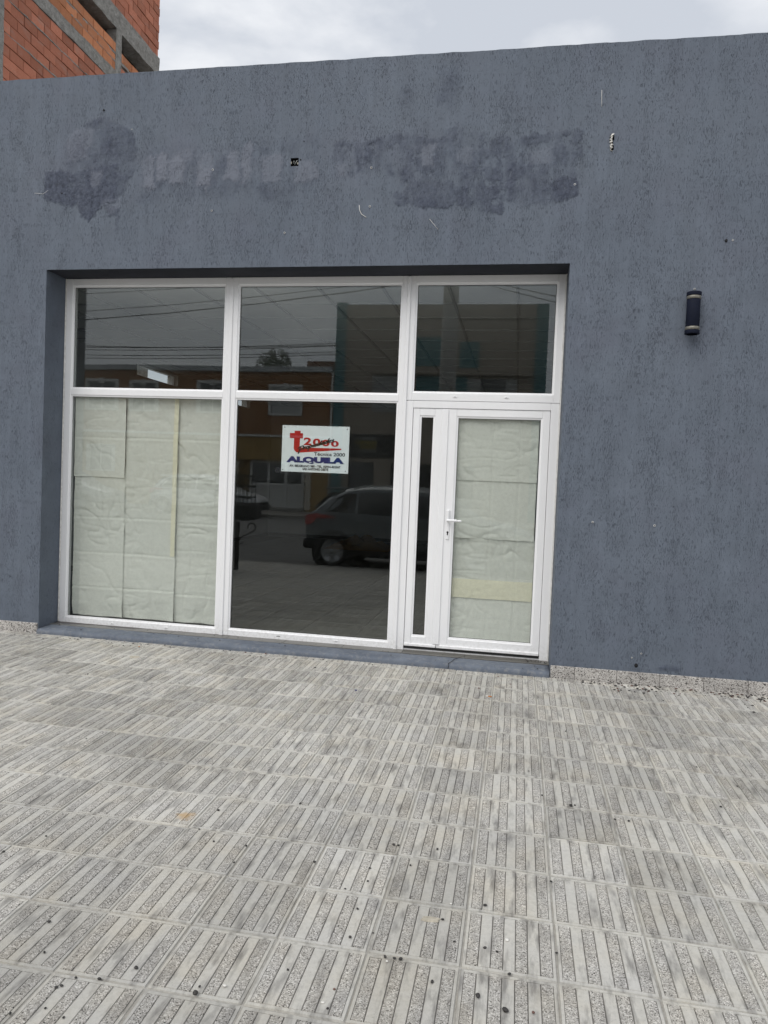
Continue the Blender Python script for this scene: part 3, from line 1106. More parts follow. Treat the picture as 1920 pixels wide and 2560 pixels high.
def pane(parent, l, r, b, t, name='pane'):
    MB().box(l - .012, r + .012, GY0, GY1, b - .012, t + .012).build(name, 'window_glass', parent)
    s_ = MB()
    seal(s_, l - .0005, r + .0005, b - .0005, t + .0005)
    s_.build('seal', 'rubber_seal', parent)


B = .014
Z0, Z1, ZTB, ZTT = .046, 3.1445, 2.1003, 2.1826
capm = MB().box(-.017, .017, -.004, .0, -.0065, .0065, 0, .003)
capm.box(-.008, .008, -.0055, -.004, -.002, .002, 1)
capme = capm.mesh('drain_cap', ['white_upvc', 'shutter_grey'])


def window_unit(x0, x1, gl, gr, label):
    m_ = MB()
    rails(m_, x0, x1, Z0, Z1, gl - B, gr + B, .115 - B, 3.0696 + B)
    m_.box(gl - B + .0004, gr + B - .0004, FY + .0006, BK - .002, ZTB + B, ZTT - B, 0, .003)
    bead(m_, gl - B, gr + B, .115 - B, ZTB + B)
    bead(m_, gl - B, gr + B, ZTT - B, 3.0696 + B)
    o_ = m_.build('shop_window', 'white_upvc', shop)
    o_['label'] = label
    pane(o_, gl, gr, .115, ZTB)
    pane(o_, gl, gr, ZTT, 3.0696)
    return o_


win_l = window_unit(.013, 1.5765, .0882, 1.5121, 'left white framed window with papered lower pane')
win_m = window_unit(1.5785, 3.1215, 1.6543, 3.0519, 'middle white framed window holding the rental sign')
for x in (.541, 1.063):
    mkobj('drain_cap', capme, win_l, (x, FY, .072))
mkobj('drain_cap', capme, win_m, (2.614, FY, .076))
MB().box(2.086, 2.118, FY - .0008, FY + .002, .0745, .0795).build('drain_slot', 'rubber_seal', win_m)
MB().box(1.559, 1.596, FY - .010, FY - .0006, Z0 - .006, 3.130, 0, .004).build('mullion_cover', 'white_upvc', shop)
MB().box(3.108, 3.1365, FY - .014, FY - .0006, Z0 - .012, 3.138, 0, .004).build('mullion_cover', 'white_upvc', shop)
# right hand unit: fanlight over the door
m_ = MB()
FL, FR, FB, FT = 3.1917, 4.3053, 2.2019, 3.0696
rails(m_, 3.1235, 4.372, 2.1255, Z1, FL - B, FR + B, FB - B, FT + B)
bead(m_, FL - B, FR + B, FB - B, FT + B)
fan = m_.build('fanlight_window', 'white_upvc', shop)
pane(fan, FL, FR, FB, FT)
for x in (3.534, 3.949):
    mkobj('drain_cap', capme, fan, (x, FY, 2.160))
# door frame
m_ = MB()
m_.box(3.1235, 3.1935, FY, BK, .048, 2.1225, 0, .003)
m_.box(4.3055, 4.372, FY, BK, .030, 2.1225, 0, .003)
m_.box(3.1939, 4.3051, FY + .0005, BK - .001, 2.064, 2.1225, 0, .003)
m_.box(3.1939, 4.3051, FY + .012, BK - .002, .046, .062)
m_.build('door_frame', 'white_upvc', shop)
MB().box(3.1945, 4.3045, FY + .006, BK - .004, .0625, .0790).build('threshold', 'rubber_seal', shop)
DY = FY + .006
# narrow leaf
m_ = MB()
DL, DR, DB, DT = 3.2659, 3.3628, .1803, 1.9885
rails(m_, 3.1965, 3.4625, .082, 2.0615, DL - B, DR + B, DB - B, DT + B, DY, BK - .002)
bead(m_, DL - B, DR + B, DB - B, DT + B, y0=DY + .005)
m_.box(3.1968, 3.4622, DY - .012, DY - .0005, .084, .108, 0, .004)
side = m_.build('side_leaf', 'white_upvc', shop)
pane(side, DL, DR, DB, DT)
MB().box(3.4335, 3.4905, DY - .009, DY - .0006, .112, 2.056, 0, .004).build('meeting_strip', 'white_upvc', side)
# main leaf
m_ = MB()
EL, ER = 3.5701, 4.2308
rails(m_, 3.4645, 4.3025, .082, 2.0615, EL - B, ER + B, DB - B, DT + B, DY, BK - .002)
bead(m_, EL - B, ER + B, DB - B, DT + B, y0=DY + .005)
m_.box(3.492, 4.3020, DY - .014, DY - .0005, .084, .110, 0, .004)
door = m_.build('door_leaf', 'white_upvc', shop)
pane(door, EL, ER, DB, DT)
h_ = MB()
h_.box(3.508, 3.535, DY - .009, DY - .0004, .989, 1.237, 0, .008)
h_.box(3.510, 3.533, DY - .028, DY - .0092, 1.135, 1.237, 0, .008)
h_.box(3.511, 3.600, DY - .056, DY - .036, 1.137, 1.160, 0, .008)
h_.box(3.596, 3.636, DY - .055, DY - .037, 1.139, 1.156, 0, .007)
h_.lathe([(.010, 0), (.010, .04)], 14, 'y', (3.5225, DY - .046, 1.149))
hd = h_.build('door_handle', 'white_upvc', door)
kh = MB()
kh.lathe([(.0001, 0), (.0085, 0), (.0085, .002)], 16, 'y', (3.5215, DY - .0105, 1.050))
kh.box(3.5165, 3.5265, DY - .0105, DY - .0092, 1.026, 1.048, 0)
kh.build('keyhole', 'car_black', door)
# caulk against the right reveal and round the frame head
m_ = MB()
m_.box(4.3725, 4.3815, FY - .016, FY + .03, .045, 3.1455, 0, .003)
m_.build('caulk_bead', 'caulk', shop)
m_ = MB().box(.0015, .0125, FY - .006, FY + .03, .055, 3.1455, 0, .003)
m_.build('caulk_bead', 'caulk', shop)

# ------------------------------------------------------------------ interior
IX0, IX1, IY1, IZ = -1.90, 6.60, 11.45, 3.20
inn = MB()
inn.box(IX1, IX1 + .2, WT + .002, IY1 + .2, -.1, 4.3)
inn.box(IX0 - .2, IX1, IY1, IY1 + .2, -.1, 4.3)
# left wall with two clerestory openings
inn.box(IX0 - .2, IX0, WT + .002, IY1, -.1, 2.985)
for a, b in ((WT + .002, 5.0), (6.42, 8.07), (9.98, IY1)):
    inn.box(IX0 - .2, IX0, a, b, 2.985, 3.175)
inn.box(IX0 - .2, IX0, WT + .002, IY1, 3.175, 4.3)
inn.box(IX0, -.002, WT + .002, WT + .05, .051, IZ)
inn.box(WO + .002, IX1, WT + .002, WT + .05, .051, IZ)
inn.build('interior_wall', 'interior_white', shop)
sk_ = MB()
sk_.box(IX0, IX0 + .012, WT + .06, IY1 - .013, .0515, .13)
sk_.box(IX0, IX1, IY1 - .012, IY1, .0515, .13)
sk_.build('interior_skirting', 'interior_floor', shop)
MB().box(IX0 - .2, IX1 + .2, WT + .002, IY1 + .2, 4.05, 4.2).build('roof', 'roof_felt', shop)
fl = MB().box(IX0 - .2, IX1 + .2, WT + .001, IY1 + .2, -.2, .044).build('floor', 'floor_grout', shop)
ft = MB().box(.002, .508, .002, .508, 0, .008, 0, .0015).mesh('floor_tile', 'interior_floor')
x = 1.67 - .51 * 7
fx_, far_ = [], MB()
for i in range(17):
    for jy in range(22):
        xx, yy = x + i * .51, .64 + .51 * (jy - 1) + .02
        if yy < WT + .004:
            yy0 = WT + .004
        if xx < IX0 or xx + .51 > IX1 or yy + .51 > IY1:
            continue
        if jy < 9:
            mkobj('floor_tile', ft, fl, (xx, max(yy, WT + .004) if jy else yy, .043))
        else:
            far_.box(xx + .002, xx + .508, yy + .002, yy + .508, .043, .051)
tag(far_.build('floor_tile', 'interior_floor', fl), kind='stuff')
ce = MB()
for i in range(16):
    ce.box(1.57 + .605 * (i - 6) - .012, 1.57 + .605 * (i - 6) + .012, WT + .06, IY1 - .02, IZ - .002, IZ + .03)
yy = 1.45 - .62
while yy < IY1:
    ce.box(IX0 + .01, IX1 - .01, yy - .010, yy + .010, IZ - .001, IZ + .029)
    yy += .62
cei = ce.build('ceiling', 'ceiling_grid', shop)
cp = MB().box(.012, .593, .010, .610, 0, .012, 0, .003).mesh('ceiling_panel', 'ceiling_panel')
for i in range(-6, 9):
    for jy in range(-1, 17):
        xx, yy = 1.57 + .605 * i, .83 + .62 * jy
        if xx < IX0 - .3 or xx + .3 > IX1 or yy < WT + .05:
            continue
        mkobj('ceiling_panel', cp, cei, (xx, yy, IZ + .012))
MB().box(IX0 - .1, IX1, WT + .002, IY1, IZ + .05, IZ + .1).build('ceiling_void', 'ceiling_panel', shop)
for a, b in ((5.0, 6.42), (8.07, 9.98)):
    m_ = MB()
    m_.box(IX0 - .12, IX0 - .06, a, b, 2.985, 3.000)
    m_.box(IX0 - .12, IX0 - .06, a, b, 3.160, 3.175)
    m_.box(IX0 - .12, IX0 - .06, a, a + .02, 3.0, 3.16)
    m_.box(IX0 - .12, IX0 - .06, b - .03, b, 3.0, 3.16)
    cwn = m_.build('clerestory_window', 'white_upvc', shop)
    MB().box(IX0 - .094, IX0 - .088, a + .02, b - .03, 3.0, 3.16).build('pane', 'clear_glass', cwn)

# ==================================================================== NEIGHBOUR: unfinished hollow brick block
NB = thing('brick_building', 'unfinished hollow red brick building with bare concrete beams behind the parapet', 'building', (-3.6, 4.0, 0))
OX, OY = -3.6, 4.0


def nb(name, mb, mat):
    o_ = mb.build(name, mat, NB)
    o_.location = (-OX, -OY, 0)
    return o_


m_ = MB()
D = .13
FX = -3.635      # mortar bed plane, bricks proud of it
m_.box(FX - .30, FX, 3.98, 8.58, -.3, 8.62)
m_.box(FX - .30, FX, 3.98, 7.00, 8.62, 9.30)
m_.box(FX - .30, FX, 7.15, 8.58, 8.62, 9.28)
m_.box(FX - .30, FX, 6.30, 8.58, 9.96, 11.85)
m_.box(-9.5, FX - .31, 8.3, 8.58, -.3, 11.8)
m_.box(-9.5, FX - .31, 4.0, 4.2, -.3, 11.8)
m_.box(-9.5, -9.2, 4.0, 8.58, -.3, 11.8)
nb('mortar_wall', m_, 'rough_concrete')
m_ = MB()
m_.box(-9.4, FX - .02, 4.1, 8.5, 10.02, 10.25)
for i in range(14):
    m_.box(-9.0, FX - .28, 4.2 + i * .30, 4.2 + i * .30 + .12, 9.94, 10.02, 0)
nb('floor_slab', m_, 'quoin_stone')


def rough_box(x0, x1, y0, y1, z0, z1, seed, nseg=24, amp=.02):
    """board marked concrete member running along y (or z) with an uneven skin"""
    mb = MB()
    along_y = (y1 - y0) > (z1 - z0)
    prof = []
    P = 5
    ring = []
    if along_y:
        for k_ in range(P): ring.append((x1, z0 + (z1 - z0) * k_ / P))
        for k_ in range(P): ring.append((x1 - (x1 - x0) * k_ / P, z1))
        for k_ in range(P): ring.append((x0, z1 - (z1 - z0) * k_ / P))
        for k_ in range(P): ring.append((x0 + (x1 - x0) * k_ / P, z0))
    else:
        for k_ in range(P): ring.append((x1, y0 + (y1 - y0) * k_ / P))
        for k_ in range(P): ring.append((x1 - (x1 - x0) * k_ / P, y1))
        for k_ in range(P): ring.append((x0, y1 - (y1 - y0) * k_ / P))
        for k_ in range(P): ring.append((x0 + (x1 - x0) * k_ / P, y0))
    n_ = len(ring)
    for i in range(nseg + 1):
        t = i / nseg
        for (a, b) in ring:
            p = Vector((a, y0 + (y1 - y0) * t, b)) if along_y else Vector((a, b, z0 + (z1 - z0) * t))
            q = p * 4 + Vector((seed, seed * 2, 0))
            d = Vector((mnoise.noise(q), mnoise.noise(q + Vector((9, 3, 1))) * .3, mnoise.noise(q + Vector((2, 7, 5))))) + .5 * Vector((mnoise.noise(q * 4), 0, mnoise.noise(q * 4 + Vector((5, 5, 5)))))
            mb.v.append(tuple(p + d * amp))
    for i in range(nseg):
        for k_ in range(n_):
            k2 = (k_ + 1) % n_
            f_ = (i * n_ + k_, i * n_ + k2, (i + 1) * n_ + k2, (i + 1) * n_ + k_)
            mb.f.append(f_ if not along_y else f_[::-1])
    mb.f.append(tuple(range(n_)))
    mb.f.append(tuple(nseg * n_ + k_ for k_ in range(n_))[::-1])
    mb.mi = [0] * len(mb.f)
    mb.sm = [False] * len(mb.f)
    return mb


nb('concrete_beam', rough_box(-3.85, -3.590, 4.00, 6.985, 8.615, 8.845, 1, 60, .014), 'rough_concrete')
nb('concrete_beam', rough_box(-3.90, -3.585, 6.10, 8.60, 9.60, 9.965, 5, 50, .012), 'rough_concrete')
nb('concrete_column', rough_box(-3.80, -3.592, 6.975, 7.165, 8.60, 9.66, 9, 20, .008), 'rough_concrete')
nb('concrete_column', rough_box(-3.95, -3.585, 3.70, 3.99, -.2, 11.9, 13, 60, .012), 'rough_concrete')
# squeezed out mortar courses
for (y0, y1, z, th) in ((4.02, 6.97, 9.155, .040), (5.6, 6.97, 9.005, .025), (7.18, 7.9, 9.08, .05), (4.05, 8.5, 7.79, .022), (4.05, 8.5, 8.285, .018)):
    nb('mortar_joint', rough_box(-3.70, -3.597, y0, y1, z - th / 2, z + th / 2, z * 7, 70, .012), 'rough_concrete')

bl, bh = .300, .157
bmesh_ = {}


def brick_mesh(mat, w_):
    kx = (mat, round(w_, 3))
    if kx not in bmesh_:
        mb = MB().box(-D, 0, 0, w_, 0, bh - .001, 0, .004)
        bmesh_[kx] = mb.mesh('brick', mat)
    return bmesh_[kx]


def course(z, y0, y1, off, mat, proud=0.0):
    y = y0 - off
    while y < y1:
        a, b = max(y, y0), min(y + bl, y1)
        if b - a > .05:
            o_ = mkobj('brick', brick_mesh(mat, round(b - a, 2)), NB, (-3.600 - OX + proud + rnd.uniform(-.007, .005), a - OY + rnd.uniform(-.002, .002), z + rnd.uniform(-.002, .002)))
            o_.rotation_euler = (rnd.uniform(-.006, .006), 0, rnd.uniform(-.006, .006))
        y += bl + .010


zz, q = 8.612 - .165 * 10, 0
while zz < 8.60:
    course(zz + .004, 4.0, 7.7, (.155 if q % 2 else .0), 'hollow_brick')
    zz += .165
    q += 1
for q, z in enumerate((8.850, 9.010, 9.180)):
    course(z, 4.0, 6.975, (.08 if q % 2 else .22), 'hollow_brick_orange', .004)
course(8.85, 7.17, 8.5, .1, 'hollow_brick')
course(9.115, 7.17, 8.45, .22, 'hollow_brick_orange')
zz, q = 9.972, 0
while zz < 11.7:
    course(zz, 6.32, 8.585 - (0 if q % 2 else .02), (.155 if q % 2 else 0), 'hollow_brick')
    zz += .165
    q += 1
# hollow ends showing at the far corner
m_ = MB()
for q in range(10):
    if q % 2:
        for a in range(3):
            for b in range(2):
                m_.box(-3.735 + b * .06, -3.735 + b * .06 + .045, 8.588, 8.592, 9.985 + q * .165 + a * .045, 9.985 + q * .165 + a * .045 + .034)
nb('brick_cavity', m_, 'dark_void')

# ==================================================================== ACROSS THE STREET (seen as reflections)
YF = -28.5
OH = thing('ochre_house', 'two storey ochre house with white moulded window surrounds across the street', 'building', (-13, YF, 0))


def part(parent, name, mb, mat):
    o_ = mb.build(name, mat, parent)
    o_.location = -parent.location
    return o_


m_ = MB()
m_.box(-24, -4.9, YF - 8, YF, 3.55, 6.70)
m_.box(-24, -9.95, YF - 8, YF, -.3, 3.55, 1)
m_.box(-6.15, -4.9, YF - 8, YF, -.3, 3.55, 1)
m_.box(-9.95, -6.15, YF - 8, YF, 2.36, 3.55, 1)
m_.box(-9.95, -6.15, YF - 8, YF - .45, -.3, 2.36, 1)
part(OH, 'wall', m_, ['ochre_render', 'ochre_low'])
x = -24.0
i = 0
while x < -5.0:
    w_ = rnd.uniform(2.2, 3.6)
    x1 = min(x + w_, -4.98)
    m_ = MB().box(x + .004, x1 - .004, YF + .002, YF + .16 + .01 * (i % 2), 6.69 - .012 * (i % 3), 6.95 - .012 * (i % 3), 0, .01)
    part(OH, 'fascia_sheet', m_, 'fascia_metal')
    x = x1
    i += 1
part(OH, 'roof', MB().box(-24, -4.95, YF - 8, YF, 6.702, 6.85), 'roof_felt')
part(OH, 'string_course', MB().box(-24, -4.92, YF + .002, YF + .09, 3.50, 3.61, 0, .01), 'white_trim')
part(OH, 'downpipe', MB().tube([(-4.98, YF + .06, 0), (-4.98, YF + .06, 6.7)], .05, 8), 'white_trim')


def moulded_window(xa, xb, za, zb, shutter):
    m_ = MB()
    t = .15
    m_.box(xa, xa + t, YF + .002, YF + .09, za, zb - t, 0, .015)
    m_.box(xb - t, xb, YF + .002, YF + .09, za, zb - t, 0, .015)
    m_.box(xa, xb, YF + .002, YF + .10, zb - t, zb, 0, .015)
    m_.box(xa + t, xb - t, YF + .002, YF + .085, za, za + .09, 0, .015)
    m_.box((xa + xb) / 2 - .14, (xa + xb) / 2 + .14, YF + .003, YF + .15, zb - .26, zb + .04, 0, .03)
    fr = part(OH, 'window', m_, 'white_trim')
    wi = [MB().box(xa + t + .002, xb - t - .002, YF + .004, YF + .012, za + .092, zb - t - .002)]
    if shutter:
        for k_ in range(int((zb - za - .25) / .055)):
            z = za + .095 + k_ * .055
            wi[0].box(xa + t + .03, xb - t - .03, YF + .012, YF + .022, z, z + .047)
        p_ = wi[0].build('shutter', 'shutter_grey', fr)
    else:
        p_ = wi[0].build('pane', 'far_glass', fr)
        s_ = MB()
        for xx in (xa + t + .002, (xa + xb) / 2 - .03, xb - t - .062):
            s_.box(xx, xx + .06, YF + .012, YF + .03, za + .1, zb - t - .01)
        s_.build('sash', 'white_trim', fr)


moulded_window(-18.05, -16.2, 4.62, 6.22, False)
moulded_window(-15.6, -14.0, 4.60, 6.17, False)
moulded_window(-11.95, -10.25, 4.60, 6.22, False)
moulded_window(-8.18, -6.45, 4.56, 6.08, True)
moulded_window(-17.9, -16.3, 1.50, 2.88, False)
moulded_window(-21.8, -20.2, 4.60, 6.2, True)
# white entrance screen
scr = MB()
for xx in (-9.14, -8.24, -7.34, -6.46):
    scr.box(xx, xx + .14, YF - .40, YF - .30, .05, 2.34, 0, .008)
scr.box(-9.0, -6.46, YF - .398, YF - .302, 2.22, 2.34)
scr.box(-9.0, -6.46, YF - .398, YF - .302, 1.10, 1.24)
scr.box(-9.0, -6.46, YF - .398, YF - .302, .05, .15)
so = part(OH, 'entrance_screen', scr, 'white_trim')
for xx in (-9.0, -8.10, -7.20):
    MB().box(xx + .003, xx + .757, YF - .36, YF - .35, 1.24, 2.22).build('pane', 'far_glass', so)
    p_ = MB()
    for k_ in range(6):
        p_.box(xx + .003, xx + .757, YF - .37, YF - .352, .155 + k_ * .158, .155 + k_ * .158 + .150)
    p_.build('panel', 'white_trim', so)
for xa, xb in ((-6.20, -5.85), (-9.95, -9.6)):
    for k_ in range(12):
        a, b = (xa, xb) if k_ % 2 else (xa + .05, xb - .05)
        part(OH, 'quoin_stone', MB().box(a, b, YF + .002, YF + .06, .0 + k_ * .19, .18 + k_ * .19, 0, .01), 'quoin_stone')
part(OH, 'door_step', MB().box(-9.4, -6.2, YF - .3, YF + .5, -.08, .05, 0, .01), 'kerb_concrete')

BH = thing('beige_building', 'tall beige and teal building with louvred shutters across the street', 'building', (0, YF, 0))
m_ = MB()
m_.box(-4.4, 4.56, YF - 9, YF, 4.1, 9.95)
m_.box(-4.88, -4.4, YF - 9, YF + .06, -.2, 10.05, 1)
m_.box(4.56, 5.10, YF - 9, YF + .06, -.2, 9.95, 1)
m_.box(-4.4, 4.56, YF - 9, YF - .25, -.2, 4.1)
m_.box(-4.4, 4.56, YF - .25, YF - .02, 2.43, 4.1)
m_.box(-2.8, -2.0, YF - .25, YF - .02, -.2, 2.43)
m_.box(-4.4, -4.05, YF - .25, YF - .02, -.2, 2.43)
m_.box(2.0, 4.56, YF - .25, YF - .02, -.2, 2.43)
part(BH, 'wall', m_, ['beige_render', 'teal_render'])
part(BH, 'ledge', MB().box(-2.9, 4.5, YF + .002, YF + .28, 6.62, 6.92, 0, .02), 'beige_render')
part(BH, 'cornice', MB().box(-4.35, 4.5, YF + .002, YF + .10, 9.25, 9.42, 0, .02), 'beige_render')
m_ = MB()
m_.box(-1.06, .30, YF + .002, YF + .035, 7.05, 8.42)
m_.box(1.10, 2.0, YF + .002, YF + .035, 6.98, 8.21)
m_.box(-.9, 1.5, YF + .002, YF + .03, 4.9, 6.6)
part(BH, 'teal_panel', m_, 'teal_render')


def louvre(xa, xb, za, zb):
    m_ = MB()
    m_.box(xa, xa + .06, YF + .032, YF + .075, za, zb)
    m_.box(xb - .06, xb, YF + .032, YF + .075, za, zb)
    k_ = za
    while k_ < zb - .04:
        m_.box(xa + .06, xb - .06, YF + .036, YF + .06, k_, k_ + .045)
        k_ += .062
    part(BH, 'louvred_shutter', m_, 'shutter_grey')


for a, b in ((1.52, 1.80), (1.83, 2.12), (3.30, 3.52), (3.55, 3.80)):
    louvre(a, b, 4.85, 6.50)
part(BH, 'window', MB().box(2.14, 3.28, YF + .002, YF + .03, 4.85, 6.5), 'far_glass')
louvre(-3.0, -1.8, 4.85, 6.6)
part(BH, 'shop_door', MB().box(-4.05, -2.8, YF - .245, YF - .20, -.1, 2.43), 'far_glass')
part(BH, 'garage_door', MB().box(-2.0, 2.0, YF - .245, YF - .20, -.1, 2.43), 'car_black')

text_cache = {}


def text_mesh(name, s, size, mat, extrude=.001, shear=0.0, offset=0.0, xs=1.0, space=1.0, align='CENTER'):
    cu = bpy.data.curves.new(name, 'FONT')
    cu.body = s
    cu.size = size
    cu.extrude = extrude
    cu.shear = shear
    cu.offset = offset
    cu.space_character = space
    cu.align_x = align
    cu.align_y = 'CENTER'
    cu.resolution_u = 4
    o_ = bpy.data.objects.new(name, cu)
    COL.objects.link(o_)
    dg = bpy.context.evaluated_depsgraph_get()
    me = bpy.data.meshes.new_from_object(o_.evaluated_get(dg))
    bpy.data.objects.remove(o_)
    bpy.data.curves.remove(cu)
    me.name = name
    me.materials.clear()
    me.materials.append(MATS[mat])
    if xs != 1.0:
        for v in me.vertices:
            v.co.x *= xs
    return me


GS = thing('gym_sign', 'dark banner with yellow and grey lettering on the beige building opposite', 'sign', (-2.9, YF + .02, 3.2))
MB().box(-1.12, 1.10, 0, .03, -.55, .57).build('board', 'sign_dark', GS)
for s, x, z, sz, mt in (('CROSSFIT', .18, .355, .20, 'sign_grey'), ('KRAPP BOX', .22, .155, .20, 'sign_yellow'), ('STRONG', .19, -.055, .20, 'sign_yellow'), ('GLUTEOS', .19, -.235, .19, 'sign_grey')):
    o_ = mkobj('lettering', text_mesh('lettering', s, sz, mt, offset=.004, align='LEFT'), GS)
    # the banner faces +y, so its writing reads from the street
    o_.rotation_euler = (math.pi / 2, 0, math.pi)
    o_.location = (x - .005, .033, z)
m_ = MB()
for (a, b) in (((-.75, -.5), (-.6, -.35)), ((-.6, -.35), (-.42, -.52)), ((-.95, -.3), (-.83, -.18)), ((-.83, -.18), (-.68, -.33)), ((.3, -.38), (.42, -.24)), ((.42, -.24), (.56, -.38)), ((-.95, .2), (-.7, .42))):
    m_.tube([(a[0], .034, a[1]), (b[0], .034, b[1])], .008, 5)
m_.build('chevron', 'sign_grey', GS)

bb = MB().box(-7.3, -5.6, -38, -31.9, -.2, 7.80)
tag(bb.build('brick_block', 'brick_far'), 'plain brown brick block rising behind the ochre house roof', 'building')

# utility pole at the near kerb, cables
PX, PY = 2.77, -6.62
po = thing('utility_pole', 'concrete utility pole standing at the kerb behind the viewer', 'pole', (PX, PY, gz(PX, PY)))
MB().lathe([(.0001, 8.2), (.115, 8.2), (.165, 0), (.165, -.3)], 20).build('shaft', 'concrete_pole', po)
MB().box(-.6, .6, -.06, .06, 5.10, 5.20, 0, .01).build('cross_arm', 'iron_black', po)


def cable(a, b, sag, rad, label):
    pts = []
    for i in range(17):
        t = i / 16
        p = Vector(a).lerp(Vector(b), t)
        p.z -= sag * 4 * t * (1 - t)
        pts.append(p)
    base = MB().tube(pts, rad, 6)
    tag(base.build('overhead_cable', 'cable'), label, 'cable', 'overhead cables along the street')


for i, (a, b, s, rd) in enumerate([
    ((-26, -7.0, 6.0), (PX, -6.75, 5.20), 1.15, .006), ((-26, -7.1, 5.9), (PX, -6.75, 5.12), 1.25, .009),
    ((-26, -7.0, 6.3), (PX, -6.75, 5.35), .95, .006), ((PX, -6.75, 5.16), (16, -7.2, 2.9 + 2.2), 1.0, .007), ((PX, -6.75, 5.20), (16, -7.1, 5.4), .95, .007)]):
    cable(a, b, s, rd, ('thin black cable running left from the kerb pole, middle of three', 'thickest black cable running left from the kerb pole, lowest of three', 'thin black cable running left from the kerb pole, uppermost of three', 'black cable running right from the kerb pole, the lower of two', 'black cable running right from the kerb pole, the upper of two')[i])
for i, (za, zb) in enumerate(((7.9, 7.1), (7.62, 7.2), (7.5, 7.1), (7.3, 6.85), (7.1, 6.75))):
    cable((-34, -25.0 - .05 * i, za + .5), (-3.9, -25.0 - .05 * i, zb + .25), .55, .015, ('uppermost', 'second from top', 'middle', 'second from bottom', 'lowest')[i] + ' of the five thin black cables above the far pavement')

# tree behind the ochre house
tr = thing('tree', 'small leafy tree showing above the roof of the ochre house', 'tree', (-9.8, -34, 0))
MB().tube([(0, 0, -.2), (.1, 0, 3), (-.05, .1, 5.5), (.1, 0, 7.8)], [.2, .16, .12, .05], 8).build('trunk', 'bark', tr)
lf = MB()
lr = random.Random(3)
for i in range(2600):
    a, rr = lr.uniform(0, 2 * math.pi), 1.35 * math.sqrt(lr.random())
    hgt = lr.uniform(0, 1)
    c = Vector((rr * math.cos(a) * (1 - .35 * hgt), rr * math.sin(a) * .8, 6.9 + 1.75 * hgt * (1 - .25 * (rr / 1.35) ** 2) + .3 * math.sin(5 * a)))
    u = Vector((lr.gauss(0, 1), lr.gauss(0, 1), lr.gauss(0, 1))).normalized()
    v = u.orthogonal().normalized()
    s = lr.uniform(.05, .10)
    lf.add([c - u * s, c + v * s * .4, c + u * s, c - v * s * .4], [(0, 1, 2, 3)])
lf.build('crown', 'leaf', tr)


